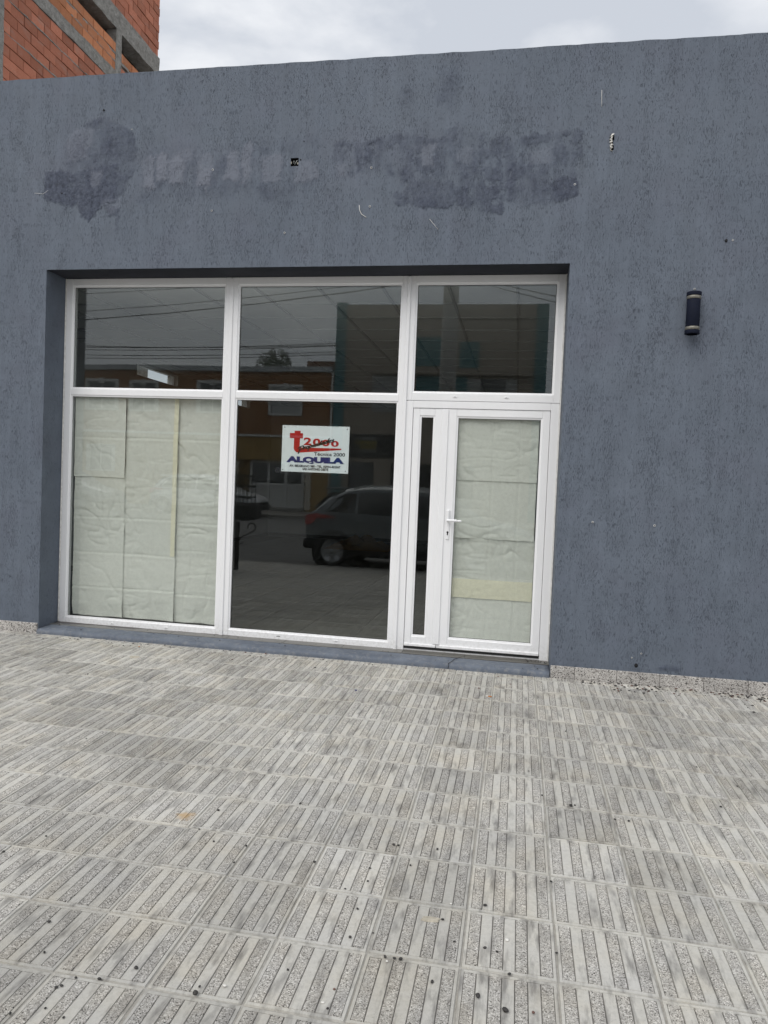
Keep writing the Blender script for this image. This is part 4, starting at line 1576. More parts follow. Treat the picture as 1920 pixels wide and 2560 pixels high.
# ------------------------------------------------------------------ vehicles
def make_car(label, loc, flip, paint, scale=1.0, h=1.0, name='parked_car', seed=0):
    L_ = 4.35
    st_ = [  # x, bottom, sill half width, body half width, belt z, top z, roof half width
        (0.00, .52, .70, .74, .93, .96, .66), (.05, .42, .78, .82, .99, 1.03, .66), (.18, .38, .82, .86, 1.04, 1.14, .66),
        (.45, .34, .84, .885, 1.06, 1.40, .64), (.80, .30, .84, .89, 1.05, 1.55, .63), (1.3, .27, .84, .89, 1.03, 1.60, .63), (1.9, .26, .84, .89, 1.01, 1.60, .63),
        (2.4, .26, .84, .89, 1.00, 1.56, .63), (2.8, .26, .84, .89, .99, 1.42, .63), (3.15, .27, .84, .89, .98, 1.16, .66), (3.35, .28, .84, .89, .96, 1.03, .72),
        (3.8, .30, .83, .87, .86, .96, .70), (4.15, .36, .78, .80, .74, .86, .62), (4.30, .42, .68, .70, .66, .76, .52), (4.35, .50, .60, .62, .62, .68, .48)]
    root = thing(name, label, 'car', loc)
    sg = -1 if flip else 1
    rows = []
    for (x, zb, wb, wm, zbelt, zt, wr) in st_:
        zt *= h
        half = [(0, zb), (wb * .92, zb), (wb, zb + .08), (wm, .62), (wm * .995, zbelt - .10), (wm * .955, zbelt), (wr + .10 * (1 if zt - zbelt > .2 else .6), zt - .10 if zt - zbelt > .2 else (zt + zbelt) / 2), (wr * .92, zt - .02), (0, zt)]
        ring = half + [(-y, z) for y, z in half[-2:0:-1]]
        rows.append([(x, y, z) for y, z in ring])
    n_ = len(rows[0])
    mb = MB()
    for r_ in rows:
        mb.v += [(sg * (x - L_ / 2) * scale, y * scale, z * scale) for x, y, z in r_]
    for i in range(len(rows) - 1):
        for k_ in range(n_):
            k2 = (k_ + 1) % n_
            f_ = (i * n_ + k_, (i + 1) * n_ + k_, (i + 1) * n_ + k2, i * n_ + k2)
            mb.f.append(f_ if not flip else f_[::-1])
    mb.f.append(tuple(range(n_)) if not flip else tuple(range(n_))[::-1])
    e_ = tuple((len(rows) - 1) * n_ + k_ for k_ in range(n_))
    mb.f.append(e_[::-1] if not flip else e_)
    mb.mi = [0] * len(mb.f)
    mb.sm = [True] * (len(mb.f) - 2) + [False] * 2
    body = mb.build('body', paint, root)

    def side(x, t, out=.006):
        for a, b in zip(st_[:-1], st_[1:]):
            if a[0] <= x <= b[0]:
                q = (x - a[0]) / (b[0] - a[0])
                s = [u + (v - u) * q for u, v in zip(a, b)]
                zt = s[5] * h
                y0, z0 = s[3] * .955, s[4]
                y1, z1 = s[6] + .10, zt - .10
                return (sg * (x - L_ / 2) * scale, (y0 + (y1 - y0) * t + out) * scale, (z0 + (z1 - z0) * t) * scale)

    for sd in (1, -1):
        # side glass in two lights
        for (x0, x1, xt0, xt1) in ((.36, .98, .62, .98), (1.03, 1.88, 1.03, 1.88), (1.95, 2.98, 1.95, 2.62)):
            mb = MB()
            n2, n3 = 8, 4
            for i in range(n2 + 1):
                for k_ in range(n3 + 1):
                    t = k_ / n3
                    xa, xb = x0 + (xt0 - x0) * t, x1 + (xt1 - x1) * t
                    p = side(xa + (xb - xa) * i / n2, .06 + .88 * t)
                    mb.v.append((p[0], p[1] * sd, p[2]))
            for i in range(n2):
                for k_ in range(n3):
                    a = i * (n3 + 1) + k_
                    mb.f.append((a, a + n3 + 1, a + n3 + 2, a + 1))
            mb.mi = [0] * len(mb.f)
            mb.sm = [True] * len(mb.f)
            mb.build('side_window', 'car_glass', root)
        for wx in (.58, 3.30):
            xx = sg * (wx - L_ / 2) * scale
            ar = MB().lathe([(.30, -.25), (.405, -.25), (.405, .0), (.30, .0)], 28, 'y', (0, 0, 0))
            o_ = ar.build('wheel_arch', 'car_black', root)
            o_.location = (xx, sd * .892 * scale - (0 if sd > 0 else -.25 * 0) , .34 * scale)
            if sd < 0:
                o_.rotation_euler = (0, 0, math.pi)
            wh = MB().lathe([(.20, -.20), (.31, -.20), (.33, -.17), (.33, -.03), (.31, .0), (.225, .006), (.215, -.01)], 32, 'y')
            wo = wh.build('wheel', 'tyre', root)
            wo.location = (xx, sd * .925 * scale, (.34 if scale == 1 else .34) * scale)
            if sd < 0:
                wo.rotation_euler = (0, 0, math.pi)
            rm = MB().lathe([(.222, -.008), (.205, .004), (.200, -.016), (.0001, -.018)], 32, 'y')
            rm.lathe([(.0001, .0), (.045, .0), (.05, -.05)], 14, 'y')
            for k_ in range(10):
                a = 2 * math.pi * k_ / 10 + (.12 if k_ % 2 else -.12)
                c_, s_ = math.cos(a), math.sin(a)
                vs = []
                for rr, hw, yy in ((.03, .014, -.004), (.205, .017, -.002)):
                    for e in (-1, 1):
                        for dy in (0, -.016):
                            vs.append((rr * c_ - e * hw * s_, yy + dy, rr * s_ + e * hw * c_))
                rm.add(vs, [(0, 2, 6, 4), (0, 4, 5, 1), (2, 3, 7, 6), (1, 5, 7, 3)])
            rm.build('rim', 'alloy', wo)
        # tail lamp, handles, sill cladding, mirror
        tl = MB()
        pts = [(.02, .86, 1.00), (.12, .885, 1.02), (.25, .895, 1.04), (.62, .905, .985), (.60, .906, .965), (.25, .903, .955), (.16, .90, .84), (.02, .86, .82)]
        tl.v = [(sg * (x - L_ / 2) * scale, sd * (y + .004) * scale, z * scale) for x, y, z in pts] + [(sg * (x - L_ / 2) * scale, sd * (y - .04) * scale, z * scale) for x, y, z in pts]
        tl.f = [tuple(range(8)), tuple(range(15, 7, -1))] + [(i, (i + 1) % 8, 8 + (i + 1) % 8, 8 + i) for i in range(8)]
        tl.mi, tl.sm = [0] * 10, [False] * 10
        tl.build('tail_lamp', 'tail_red', root)
        hl = MB()
        pts = [(3.78, .878, .86), (4.10, .80, .80), (4.28, .70, .72), (4.26, .705, .66), (4.05, .81, .68), (3.80, .88, .78)]
        hl.v = [(sg * (x - L_ / 2) * scale, sd * (y + .006) * scale, z * scale) for x, y, z in pts] + [(sg * (x - L_ / 2) * scale, sd * (y - .03) * scale, z * scale) for x, y, z in pts]
        hl.f = [tuple(range(6)), tuple(range(11, 5, -1))] + [(i, (i + 1) % 6, 6 + (i + 1) % 6, 6 + i) for i in range(6)]
        hl.mi, hl.sm = [0] * 8, [False] * 8
        hl.build('headlamp', 'lens_clear', root)
        for hx in (1.12, 2.10):
            xx = sg * (hx - L_ / 2) * scale
            ya, yb = sorted((sd * .885 * scale, sd * .915 * scale))
            MB().box(xx - .12, xx + .12, ya, yb, .895 * scale, .925 * scale, 0, .01).build('door_handle', paint, root)
        xx = [sg * (a - L_ / 2) * scale for a in (.98, 2.90)]
        ya, yb = sorted((sd * .83 * scale, sd * .897 * scale))
        MB().box(min(xx), max(xx), ya, yb, .25 * scale, .40 * scale, 0, .02).build('sill_cladding', 'car_black', root)
        xm = sg * (2.86 - L_ / 2) * scale
        ya, yb = sorted((sd * .86 * scale, sd * 1.06 * scale))
        MB().box(xm - .07, xm + .07, ya, yb, .98 * scale, 1.12 * scale, 0, .04).build('mirror', paint, root)
        rr_ = [side(x, 1.0, -.05) for x in (.9, 1.1, 1.6, 2.1, 2.4)]
        MB().tube([(p[0], sd * p[1], p[2] + (.10 if 0 < i < 4 else .06) * scale) for i, p in enumerate(rr_)], .016, 6).build('roof_rail', 'alloy', root)
    X = lambda x: sg * (x - L_ / 2) * scale
    a, b = sorted((X(-.03), X(.35)))
    MB().box(a, b, -.84 * scale, .84 * scale, .36 * scale, .56 * scale, 0, .05).build('rear_bumper', 'car_black', root)
    a, b = sorted((X(4.15), X(4.40)))
    MB().box(a, b, -.70 * scale, .70 * scale, .32 * scale, .52 * scale, 0, .05).build('front_bumper', 'car_black', root)
    a, b = sorted((X(.32), X(.70)))
    MB().box(a, b, -.60 * scale, .60 * scale, (1.50 * h) * scale, (1.545 * h) * scale, 0, .015).build('spoiler', paint, root)
    rw = MB()
    rw.v = [(X(.12), -.6 * scale, 1.10 * scale), (X(.12), .6 * scale, 1.10 * scale), (X(.46), .56 * scale, 1.43 * h * scale), (X(.46), -.56 * scale, 1.43 * h * scale)]
    rw.v = [(x - sg * .03, y, z + .02) for x, y, z in rw.v]
    rw.f, rw.mi, rw.sm = [(0, 1, 2, 3)], [0], [False]
    rw.build('rear_window', 'car_glass', root)
    a, b = sorted((X(-.012), X(.02)))
    MB().box(a, b, -.26 * scale, .26 * scale, .70 * scale, .82 * scale, 0, .004).build('number_plate', 'plate_dark', root)
    return root


# rear wheel of the grey car sits at x=.68, its near flank at y=-7.1
make_car('grey sport utility car parked at the near kerb, reflected in the middle window', (.68 - .58 + 4.35 / 2, -7.12 - .90, ROAD_Z), False, 'car_grey')
make_car('white car parked on the far side of the street, below the ochre house', (-8.65, -23.0, ROAD_Z), False, 'car_white', 1.08)
make_car('silver car parked farthest left on the far side of the street', (-15.2, -23.0, ROAD_Z), False, 'car_silver', 1.05)

# raised iron litter basket on a post at the kerb
bk = thing('litter_basket', 'black iron litter basket on a post with scroll bracket near the kerb', 'litter basket', (-.50, -5.29, gz(-.5, -5.29)))
MB().box(-.03, .03, -.03, .03, -.2, .80, 0, .004).build('post', 'iron_black', bk)
m_ = MB()
for z in (.84, 1.02, 1.20, 1.38, 1.55):
    m_.box(-.34, .23, -.005 - .20, .0 - .20, z, z + .03)
    m_.box(-.34, .23, .20, .205, z, z + .03)
    m_.box(-.345, -.34, -.2, .2, z, z + .03)
    m_.box(.23, .235, -.2, .2, z, z + .03)
for i in range(9):
    xx = -.33 + i * .068
    m_.box(xx, xx + .012, -.212, -.206, .84, 1.58)
    m_.box(xx, xx + .012, .206, .212, .84, 1.58)
m_.box(-.34, .23, -.2, .2, .83, .84)
m_.build('basket', 'iron_black', bk)
MB().box(-.10, .37, -.16, .16, .85, 1.12, 0, .05).build('rubbish_bag', 'car_black', bk)
m_ = MB()
pts = []
for i in range(24):
    t = i / 23
    a = -2.2 + 4.6 * t
    pts.append((.24 + .075 * math.cos(a) * (1 - .1 * t), 0, .745 + .065 * math.sin(a)))
m_.tube([(.03, 0, .50), (.10, 0, .56), (.20, 0, .61), (.29, 0, .66)] + [(.25 + .07 * math.cos(a), 0, .72 + .065 * math.sin(a)) for a in np.linspace(-.6, 3.6, 14)], .010, 6)
m_.tube([(.05 + .045 * math.cos(a), 0, .47 + .045 * math.sin(a)) for a in np.linspace(2.6, 6.6, 12)], .009, 6)
m_.build('scroll', 'iron_black', bk)

# ==================================================================== OBJECTS ON THE SHOPFRONT
# wall lamp
wlx, wlz = 5.268, 2.758
lp = thing('wall_lamp', 'navy cylindrical wall lamp with two steel bands right of the door', 'lamp', (wlx, -.066, wlz))
lp.scale = (1.09, 1.09, 1.06)
MB().lathe([(.0001, .124), (.041, .124), (.043, .122), (.043, -.124), (.041, -.126), (.036, -.126), (.036, -.10), (.0001, -.10)], 32).build('body', 'lamp_navy', lp)
for z in (.104, -.106):
    MB().lathe([(.0432, z - .011), (.0450, z - .0105), (.0450, z + .0105), (.0432, z + .011)], 32).build('steel_band', 'lamp_steel', lp)
for z in (.129, -.131):
    MB().lathe([(.036, z - .0125), (.0465, z - .0125), (.0475, z - .010), (.0475, z + .010), (.0465, z + .0125), (.036, z + .0125)], 32).build('end_ring', 'lamp_navy', lp)
MB().lathe([(.0001, -.112), (.034, -.112), (.034, -.105)], 24).build('lens', 'lamp_glass', lp)
MB().box(-.022, .022, .038, .0605, -.06, .06, 0, .004).build('wall_bracket', 'lamp_navy', lp)

# rental sign stuck behind the glass
SG = thing('rental_sign', 'white rental sign with red logo and blue ALQUILA lettering in the middle window', 'sign', (2.3585, .3115, 1.697))
SW, SH = .592, .397
MB().box(-SW / 2, SW / 2, 0, .004, -SH / 2, SH / 2, 0, .0008).build('board', 'sign_white', SG)
# sign space: u,v in 0..1 from the photograph's board, (0,0) top left


def su(u):
    return (u - .5) * SW


def sv_(v):
    return (.5 - v) * SH


def lift(o_, d=.0012):
    o_.location.y = -d
    return o_


lgm = MB()
for pc in ([(.185, .115), (.275, .115), (.275, .165), (.185, .165)], [(.115, .165), (.312, .165), (.312, .275), (.115, .275)], [(.180, .275), (.270, .275), (.268, .455), (.180, .455)],
           [(.18, .455), (.268, .455), (.268, .582), (.245, .585), (.215, .572), (.19, .535), (.18, .49)], [(.268, .455), (.285, .468), (.31, .472), (.31, .577), (.268, .582)],
           [(.31, .472), (.89, .468), (.885, .50), (.31, .577)]):
    lgm.add([(su(u), -.0010, sv_(v)) for u, v in pc], [tuple(range(len(pc)))[::-1]])
lgm.build('logo', 'sign_red', SG)


def sign_text(s, u, v, hgt, wid, mat, d, offset=0.0, shear=0.0, rot=0.0):
    me = text_mesh('lettering', s, 1.0, mat, extrude=0.0, offset=offset, shear=shear)
    co = np.array([tuple(v_.co) for v_ in me.vertices])
    mn, mx = co.min(0), co.max(0)
    c = (mn + mx) / 2
    sx_, sy_ = wid * SW / (mx[0] - mn[0]), hgt * SH / (mx[1] - mn[1])
    ca, sa = math.cos(rot), math.sin(rot)
    for v_ in me.vertices:
        x_, y_ = (v_.co.x - c[0]) * sx_, (v_.co.y - c[1]) * sy_
        v_.co = (su(u) + x_ * ca - y_ * sa, -d, sv_(v) + x_ * sa + y_ * ca)
    return mkobj('lettering', me, SG)


for i, u in enumerate((.385, .520, .655, .790)):
    sign_text('2000'[i], u, .335 + .012 * i, .165 - .012 * i, .115, 'sign_red', .0014, .035)
sign_text('Técnica 2000', .715, .600, .075, .46, 'sign_black', .0014, .02)
sign_text('ALQUILA', .505, .742, .155, .86, 'sign_blue', .0014, .075)
sign_text('AV. BELGRANO 980 - TEL. 02934-422367', .505, .868, .052, .76, 'sign_black', .0014, .04)
sign_text('SAN ANTONIO OESTE', .515, .930, .052, .385, 'sign_black', .0014, .04)
# brush script word over the logo, drawn stroke by stroke
strokes = {
    'P': [[(.25, -.45), (.28, .55)], [(-.05, .40), (.15, .62), (.50, .66), (.72, .45), (.60, .15), (.28, .02)]],
    'r': [[(0, .38), (.08, 0)], [(.05, .22), (.18, .38), (.30, .36)]],
    'o': [[(.30, .34), (.12, .36), (.02, .18), (.10, .0), (.28, .02), (.36, .20), (.30, .34)]],
    'p': [[(.06, .40), (.0, -.38)], [(.05, .28), (.22, .40), (.34, .24), (.24, .02), (.06, .04)]],
    'i': [[(.06, .38), (.08, .04), (.18, .0)], [(.08, .56), (.10, .58)]],
    'e': [[(.04, .18), (.28, .26), (.26, .38), (.10, .36), (.02, .16), (.14, .0), (.34, .08)]],
    'd': [[(.30, .34), (.12, .36), (.02, .16), (.12, .0), (.28, .10), (.34, .36)], [(.42, .72), (.32, .06), (.42, .0)]],
    'a': [[(.30, .34), (.12, .36), (.02, .16), (.12, .0), (.26, .10), (.32, .36)], [(.32, .36), (.30, .06), (.40, .0)]],
    's': [[(.28, .36), (.12, .34), (.10, .24), (.26, .14), (.20, .0), (.02, .04)]]}
adv = {'P': .72, 'r': .30, 'o': .42, 'p': .42, 'i': .22, 'e': .38, 'd': .46, 'a': .44, 's': .34}
m_ = MB()
word = 'Propiedades'
tot = sum(adv[c] for c in word)
x = 0
L0, L1 = (.235, .555), (.775, .325)
for c in word:
    for s in strokes[c]:
        # smooth the stroke
        P_ = [Vector((a, b)) for a, b in s]
        for _ in range(2):
            Q_ = [P_[0]]
            for a, b in zip(P_[:-1], P_[1:]):
                Q_ += [a.lerp(b, .25), a.lerp(b, .75)]
            Q_.append(P_[-1])
            P_ = Q_
        quad = []
        for i, p in enumerate(P_):
            d = (P_[min(i + 1, len(P_) - 1)] - P_[max(i - 1, 0)])
            d.normalize()
            nrm = Vector((-d.y, d.x))
            hw = .066 + .03 * abs(d.y)
            for e in (-1, 1):
                q = p + nrm * hw * e
                t = (x + q.x + q.y * .25) / tot
                u = L0[0] + (L1[0] - L0[0]) * t
                v = L0[1] + (L1[1] - L0[1]) * t - q.y * .135
                quad.append((su(u), -.0019, sv_(v)))
        b = len(m_.v)
        m_.v += quad
        for i in range(len(P_) - 1):
            m_.f.append((b + 2 * i, b + 2 * i + 2, b + 2 * i + 3, b + 2 * i + 1))
    x += adv[c]
m_.mi, m_.sm = [0] * len(m_.f), [False] * len(m_.f)
m_.build('lettering', 'sign_black', SG)
rv = MB().lathe([(.0001, 0), (.0042, 0), (.0042, .001)], 10, 'y').mesh('rivet_hole', 'sign_black')
for u, v in ((.035, .045), (.965, .055), (.025, .955), (.960, .945)):
    mkobj('rivet_hole', rv, SG, (su(u), -.0011, sv_(v)))
m_ = MB()
m_.box(-.12, -.08, -.002, .002, SH / 2 - .004, SH / 2 + .02)
m_.box(.12, .20, -.002, .002, SH / 2 - .004, SH / 2 + .018)
m_.box(.14, .21, -.002, .002, -SH / 2 - .022, -SH / 2 + .004)
m_.build('tape', 'clear_glass', SG)
tag(MB().box(2.005, 2.15, .3165, .319, 1.488, 1.532).build('black_strip', 'sign_black'), 'small black strip half hidden behind the lower left corner of the rental sign', 'strip')


# masking paper behind the panes
def paper(name, x0, x1, z0, z1, y, label, mat='masking_paper', seed=0, creases=(), amp=.006, hang=0.0, folds=(), group='paper sheets masking the glass'):
    dx = .0085
    nx_, nz_ = max(3, int((x1 - x0) / dx)), max(3, int((z1 - z0) / dx))
    u, v = np.meshgrid(np.linspace(0, 1, nx_ + 1), np.linspace(0, 1, nz_ + 1), indexing='ij')
    X, Z = x0 + (x1 - x0) * u, z0 + (z1 - z0) * v
    s0 = int(seed * 13 + 100)
    d = 1.3 * amp * (fbm(X * 1.0 + seed, Z * 2.4, 2.4, s0) - .3)
    # sharp little wrinkles: ridged noise, mostly horizontal, some diagonal
    for (ax, az, sc_, am, sd_) in ((.45, 2.0, 7, .0055, 1), (1.2, 1.2, 5, .0085, 2), (1.6, .5, 6, .0070, 3), (1, 2.2, 15, .0026, 4)):
        nn = fbm(X * ax + Z * (.7 if sd_ == 2 else 0) + seed, Z * az, sc_, s0 + sd_ * 7, 2) / .75
        msk = np.clip((fbm(X, Z, 3, s0 + sd_ * 11, 2) - .32) * 4, 0, 1)
        d += am * np.clip(1 - np.abs(nn - .5) * 9, 0, 1) ** 1.5 * msk * (amp / .006) ** .5
    for cz in creases:
        zc = cz + .012 * (fbm(X, X * 0 + cz, 4, s0 + 3) - .47)
        d += .0045 * np.exp(-((Z - zc) / .007) ** 2) - .002 * np.exp(-((Z - zc + .018) / .012) ** 2)
    for cx_ in folds:
        d += .004 * np.exp(-((X - cx_ - .01 * (fbm(X * 0 + cx_, Z, 4, s0 + 5) - .47)) / .008) ** 2)
    if hang:
        d += hang * np.clip(1 - v / .09, 0, 1) * (.5 + .5 * np.sin(X * 19 + seed)) + .5 * hang * np.clip(1 - v / .2, 0, 1) * fbm(X, Z, 6, s0 + 9)
    d = np.clip(d, 0, None)
    ex = .006 * (fbm(X * 0 + seed, Z, 5, s0 + 21) - .47)
    ez = .008 * (fbm(X, Z * 0 + seed, 5, s0 + 23) - .47)
    P_ = np.stack([X + ex, y + d, Z + ez], -1).reshape(-1, 3)
    vs, fs = P_.tolist(), []
    for i in range(nx_):
        for k_ in range(nz_):
            a = i * (nz_ + 1) + k_
            fs.append((a, a + nz_ + 1, a + nz_ + 2, a + 1))
    m_ = MB().add(vs, fs, 0, True)
    return tag(m_.build(name, mat), label, 'paper', group)


cr_ = (1.74, 1.02, .70, .385)
paper('paper_sheet', .096, .595, 1.385, 2.112, .322, 'short upper paper sheet at the left edge of the left window', seed=1, creases=(1.74,))
paper('paper_sheet', .100, .598, .118, 1.400, .330, 'lower paper sheet at the left edge of the left window', seed=5, creases=(1.02, .70, .385), hang=.02)
paper('paper_sheet', .590, 1.094, .118, 2.112, .338, 'full height paper sheet in the middle of the left window', seed=9, creases=cr_, hang=.02)
paper('paper_sheet', 1.086, 1.530, .112, 2.112, .354, 'creased paper sheet at the right side of the left window', seed=14, creases=(1.74, 1.38, 1.0, .36), amp=.010, hang=.02)
paper('paper_strip', 1.052, 1.092, .70, 2.105, .330, 'narrow yellowish paper overlap strip in the left window', 'masking_paper_double', 3, (), .004)
paper('paper_sheet', 3.562, 4.222, 1.485, 2.000, .322, 'top paper sheet behind the door glass', seed=21, creases=(), folds=(3.86, 4.08), amp=.008)
paper('paper_sheet', 3.560, 4.222, 1.005, 1.492, .330, 'second paper sheet from the top behind the door glass', seed=25, creases=(), folds=(3.86, 4.08), amp=.008)
paper('paper_sheet', 3.560, 4.234, .655, 1.012, .338, 'third paper sheet from the top behind the door glass', seed=29, creases=(), folds=(3.86, 4.08), amp=.010)
paper('paper_strip', 3.560, 4.236, .512, .668, .331, 'yellowish paper band low behind the door glass', 'masking_paper_double', 33, (), .007)
paper('paper_sheet', 3.560, 4.238, .172, .522, .338, 'lowest paper sheet behind the door glass', seed=37, creases=(), folds=(3.86, 4.08), amp=.008)

# crumpled kraft paper deep inside the shop
m_ = MB()
n_ = 26
for i in range(n_ + 1):
    for k_ in range(n_ + 1):
        u, v = i / n_ - .5, k_ / n_ - .5
        e = max(0, 1 - (2 * max(abs(u), abs(v))) ** 3)
        hh = (.12 + .30 * abs(mnoise.noise(Vector((u * 3, v * 3, 3)))) + .07 * abs(mnoise.noise(Vector((u * 9, v * 9, 8))))) * e
        m_.v.append((u * 1.3 + .06 * mnoise.noise(Vector((u * 9, v * 9, 1))), v * .9, hh))
for i in range(n_):
    for k_ in range(n_):
        a = i * (n_ + 1) + k_
        m_.f.append((a, a + n_ + 1, a + n_ + 2, a + 1))
m_.mi, m_.sm = [0] * len(m_.f), [False] * len(m_.f)
tag(m_.build('kraft_paper', 'kraft_paper', None, (.9, 9.3, .053)), 'heap of crumpled brown paper on the shop floor at the back', 'paper')

# ==================================================================== SMALL THINGS ON THE PAVEMENT
PEB = [(2.25, -3.12), (2.17, -3.27), (2.69, -3.76), (2.61, -3.62), (3.0, -3.76), (2.85, -3.84), (2.92, -3.83), (2.82, -3.89), (2.83, -3.88), (2.84, -3.97), (2.76, -4.01), (2.91, -3.99), (3.22, -3.79), (3.22, -3.82), (3.06, -3.12), (3.06, -2.99), (2.92, -2.99), (2.83, -2.73), (2.82, -2.91), (3.36, -3.04), (3.58, -3.03), (3.59, -3.12), (3.52, -3.19), (3.73, -2.97), (3.59, -3.3), (3.6, -3.46), (3.89, -3.29), (3.82, -2.82), (4.03, -3.17), (4.08, -3.42), (4.27, -2.95), (4.27, -3.38), (3.76, -3.53), (3.78, -3.53), (3.73, -3.53), (3.45, -3.66), (3.61, -3.71), (3.61, -3.79), (3.89, -3.61), (4.03, -3.64), (4.12, -3.52), (4.19, -3.67), (4.11, -3.68), (3.67, -3.42), (3.64, -2.83), (3.66, -2.83), (3.94, -3.4), (4.04, -3.41), (3.16, -2.57), (4.39, -2.26), (4.41, -2.25), (4.26, -2.18), (5.1, -1.59), (5.25, -1.8), (5.71, -0.36), (4.43, -1.22), (4.2, -1.9), (4.64, -2.35), (4.58, -2.35), (5.1, -2.08), (0.75, -0.13), (0.77, -0.12), (0.84, -0.22), (0.18, -0.19), (0.97, -0.17), (1.08, -0.08), (1.93, -1.6), (1.8, -2.12), (1.11, -1.01), (1.02, -0.77), (1.81, -1.01), (-0.14, -0.12), (0.38, -0.11), (0.27, -0.12)]


def blob(mb, c, r, seed, flat=.65, mi=0):
    vs, fs = [], []
    R = random.Random(seed)
    a0, el = R.uniform(0, 6.28), R.uniform(1.0, 1.5)
    rows, seg = 4, 7
    off = [R.uniform(.82, 1.15) for _ in range(rows * seg)]
    vs.append((c[0], c[1], c[2] - r * flat))
    for i in range(1, rows):
        ph = -math.pi / 2 + math.pi * i / rows
        for k_ in range(seg):
            a = 2 * math.pi * k_ / seg
            q = off[i * seg + k_]
            x_, y_ = math.cos(a) * math.cos(ph) * r * el * q, math.sin(a) * math.cos(ph) * r * q
            vs.append((c[0] + x_ * math.cos(a0) - y_ * math.sin(a0), c[1] + x_ * math.sin(a0) + y_ * math.cos(a0), c[2] + math.sin(ph) * r * flat))
    vs.append((c[0], c[1], c[2] + r * flat))
    n_ = len(vs)
    for k_ in range(seg):
        k2 = (k_ + 1) % seg
        fs.append((0, 1 + k2, 1 + k_))
        fs.append((n_ - 1, n_ - 1 - seg + k_, n_ - 1 - seg + k2))
        for i in range(rows - 2):
            fs.append((1 + i * seg + k_, 1 + i * seg + k2, 1 + (i + 1) * seg + k2, 1 + (i + 1) * seg + k_))
    mb.add(vs, fs, mi, True)


pv = []
for s in range(5):
    mb = MB()
    blob(mb, (0, 0, 0), 1.0, s)
    pv.append(mb.mesh('pebble', 'pebble_brown' if s == 4 else 'pebble_dark'))
for i, (x, y) in enumerate(PEB):
    r = rnd.uniform(.0032, .0058)
    if i in (13, 39, 42, 49):
        r = .0078
    o_ = mkobj('pebble', pv[4] if i in (36, 41) else pv[i % 4], None, (x, y, gz(x, y) + r * .6))
    o_.scale = (r, r, r)
    o_.rotation_euler = (0, 0, rnd.uniform(0, 6.28))
    br = i in (36, 41)
    tag(o_, 'reddish brown pebble lying on the near paving' if br else 'small dark pebble lying loose on the striped paving', 'pebble', 'reddish pebbles on the paving' if br else 'dark pebbles scattered over the paving')
for i, (x, y) in enumerate([(3.29, -3.77), (4.11, -3.35), (3.74, -3.55), (3.59, -3.77), (3.91, -3.19), (5.02, -1.95), (5.4, -.73), (5.18, -.49), (4.94, -.24)]):
    mb = MB()
    blob(mb, (0, 0, 0), .0085 if i == 1 else rnd.uniform(.004, .006), 40 + i, .35)
    o_ = mb.build('shell_chip', 'shell_white', None, (x, y, gz(x, y) + .0025))
    tag(o_, 'largest white chip, on a rib of the near paving at right' if i == 1 else 'tiny white shell chip on the striped paving', 'chip', None if i == 1 else 'white chips on the paving')


def scrap(x, y, w_, d_, label, seed, rot):
    R = random.Random(seed)
    n_ = 16
    mb = MB()
    ring = [((.5 + R.uniform(-.12, .1)) * w_ * math.copysign(abs(math.cos(a)) ** .6, math.cos(a)), (.5 + R.uniform(-.14, .1)) * d_ * math.copysign(abs(math.sin(a)) ** .6, math.sin(a))) for a in np.linspace(0, 2 * math.pi, n_ + 1)[:-1]]
    mb.v = [(a, b, .0005) for a, b in ring] + [(a * .85, b * .8, .006 + R.uniform(-.002, .002)) for a, b in ring] + [(0, 0, .007)]
    mb.f = [(k_, (k_ + 1) % n_, n_ + (k_ + 1) % n_, n_ + k_) for k_ in range(n_)] + [(n_ + k_, n_ + (k_ + 1) % n_, 2 * n_) for k_ in range(n_)]
    mb.mi, mb.sm = [0] * len(mb.f), [False] * len(mb.f)
    o_ = mb.build('cement_scrap', 'cement_scrap', None, (x, y, gz(x, y)))
    o_.rotation_euler = (math.atan(SY), 0, rot)
    tag(o_, label, 'scrap')


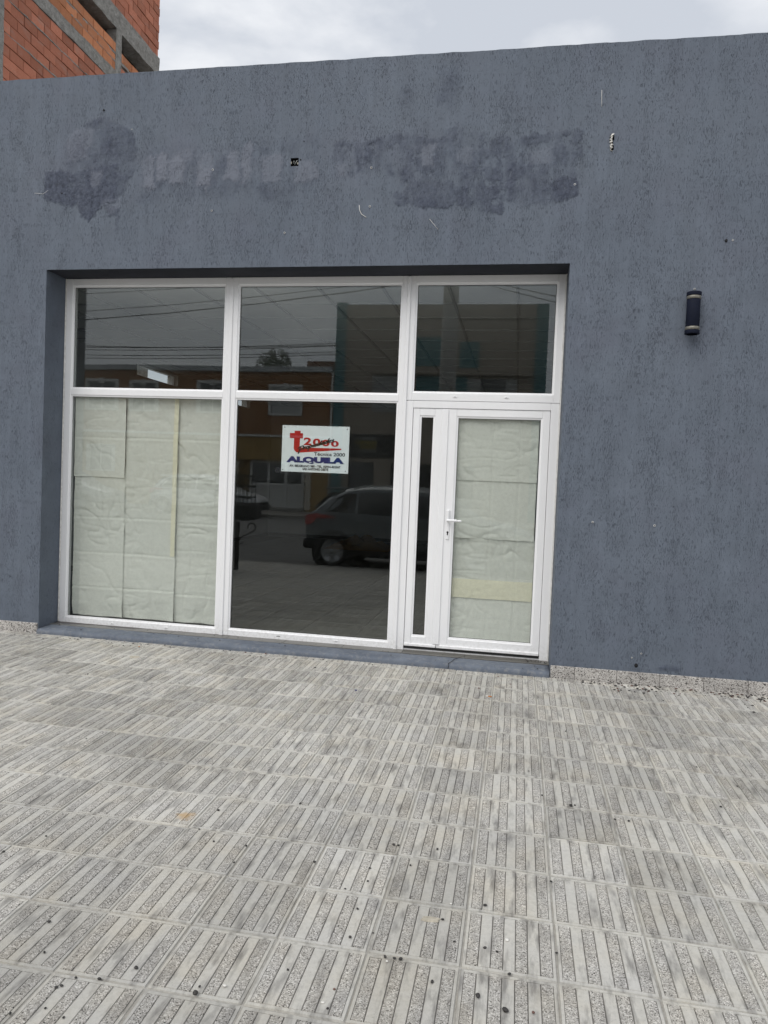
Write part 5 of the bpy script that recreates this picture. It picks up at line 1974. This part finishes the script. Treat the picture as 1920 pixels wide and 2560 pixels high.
scrap(3.85, -3.30, .066, .030, 'flat pale scrap of cement lying across a rib in the near paving', 1, .1)
scrap(1.18, -.48, .070, .050, 'pale round scrap of cement on the paving in front of the left window', 2, .3)
bt = thing('cigarette_butt', 'cigarette butt with orange filter in front of the door', 'cigarette butt', (3.94, -.66, gz(3.94, -.66) + .0045))
bt.rotation_euler = (0, 0, -.15)
MB().lathe([(.0001, -.017), (.004, -.017), (.004, .0), (.0001, .0)], 10, 'x').build('paper_end', 'butt_paper', bt)
MB().lathe([(.0001, .0), (.0043, .0), (.0043, .024), (.0001, .024)], 10, 'x').build('filter', 'butt_orange', bt)
mb = MB()
blob(mb, (0, 0, 0), .007, 60, .5)
tag(mb.build('orange_crumb', 'butt_orange', None, (1.05, -.17, gz(1.05, -.17) + .003)), 'orange crumb on the paving below the left window', 'crumb')
mb = MB()
blob(mb, (0, 0, 0), .008, 61, .4)
o_ = mb.build('bottle_cap', 'sign_blue', None, (3.03, -.80, gz(3.03, -.8) + .003))
tag(o_, 'small blue plastic bit on the paving in front of the middle window', 'litter')

# uncountable droppings and grit washed up against wall and step
db = MB()
dr = random.Random(11)
for i in range(430):
    if i < 330:
        x = 4.55 + 1.9 * dr.random() ** .8
        cl = .5 + .5 * math.sin(x * 9)
        if dr.random() > .35 + .65 * cl:
            continue
        y = -.022 - abs(dr.gauss(0, .085)) * (.6 + .9 * cl)
    elif i < 400:
        x = dr.uniform(.05, 4.5)
        y = -.045 - abs(dr.gauss(0, .09))
    else:
        x = dr.uniform(-.4, 6)
        y = -dr.uniform(.05, .5)
    r = .0028 + .0055 * dr.random() ** 2 + (.0018 if i < 330 else 0)
    blob(db, (x, y, gz(x, y) + r * .4), r, i, .45, i % 4 == 0)
for i in range(55):
    x, y = dr.uniform(.05, 4.35), dr.uniform(-.01, .25)
    if x < 3.0 and dr.random() < .3:
        continue
    r = dr.uniform(.0025, .006)
    blob(db, (x, y, .046 + y * .03 + r * .4 + gz(x, 0) * .6), r, 300 + i, .5)
for i in range(18):
    x, y = 4.18 + .19 * dr.random(), .17 + .09 * dr.random()
    r = dr.uniform(.003, .007)
    blob(db, (x, y, .052 + r * .4), r, 400 + i, .5)
tag(db.build('grit', ['pebble_dark', 'pebble_brown']), 'dark grit and droppings washed up along the wall foot and step', 'grit', kind='stuff')
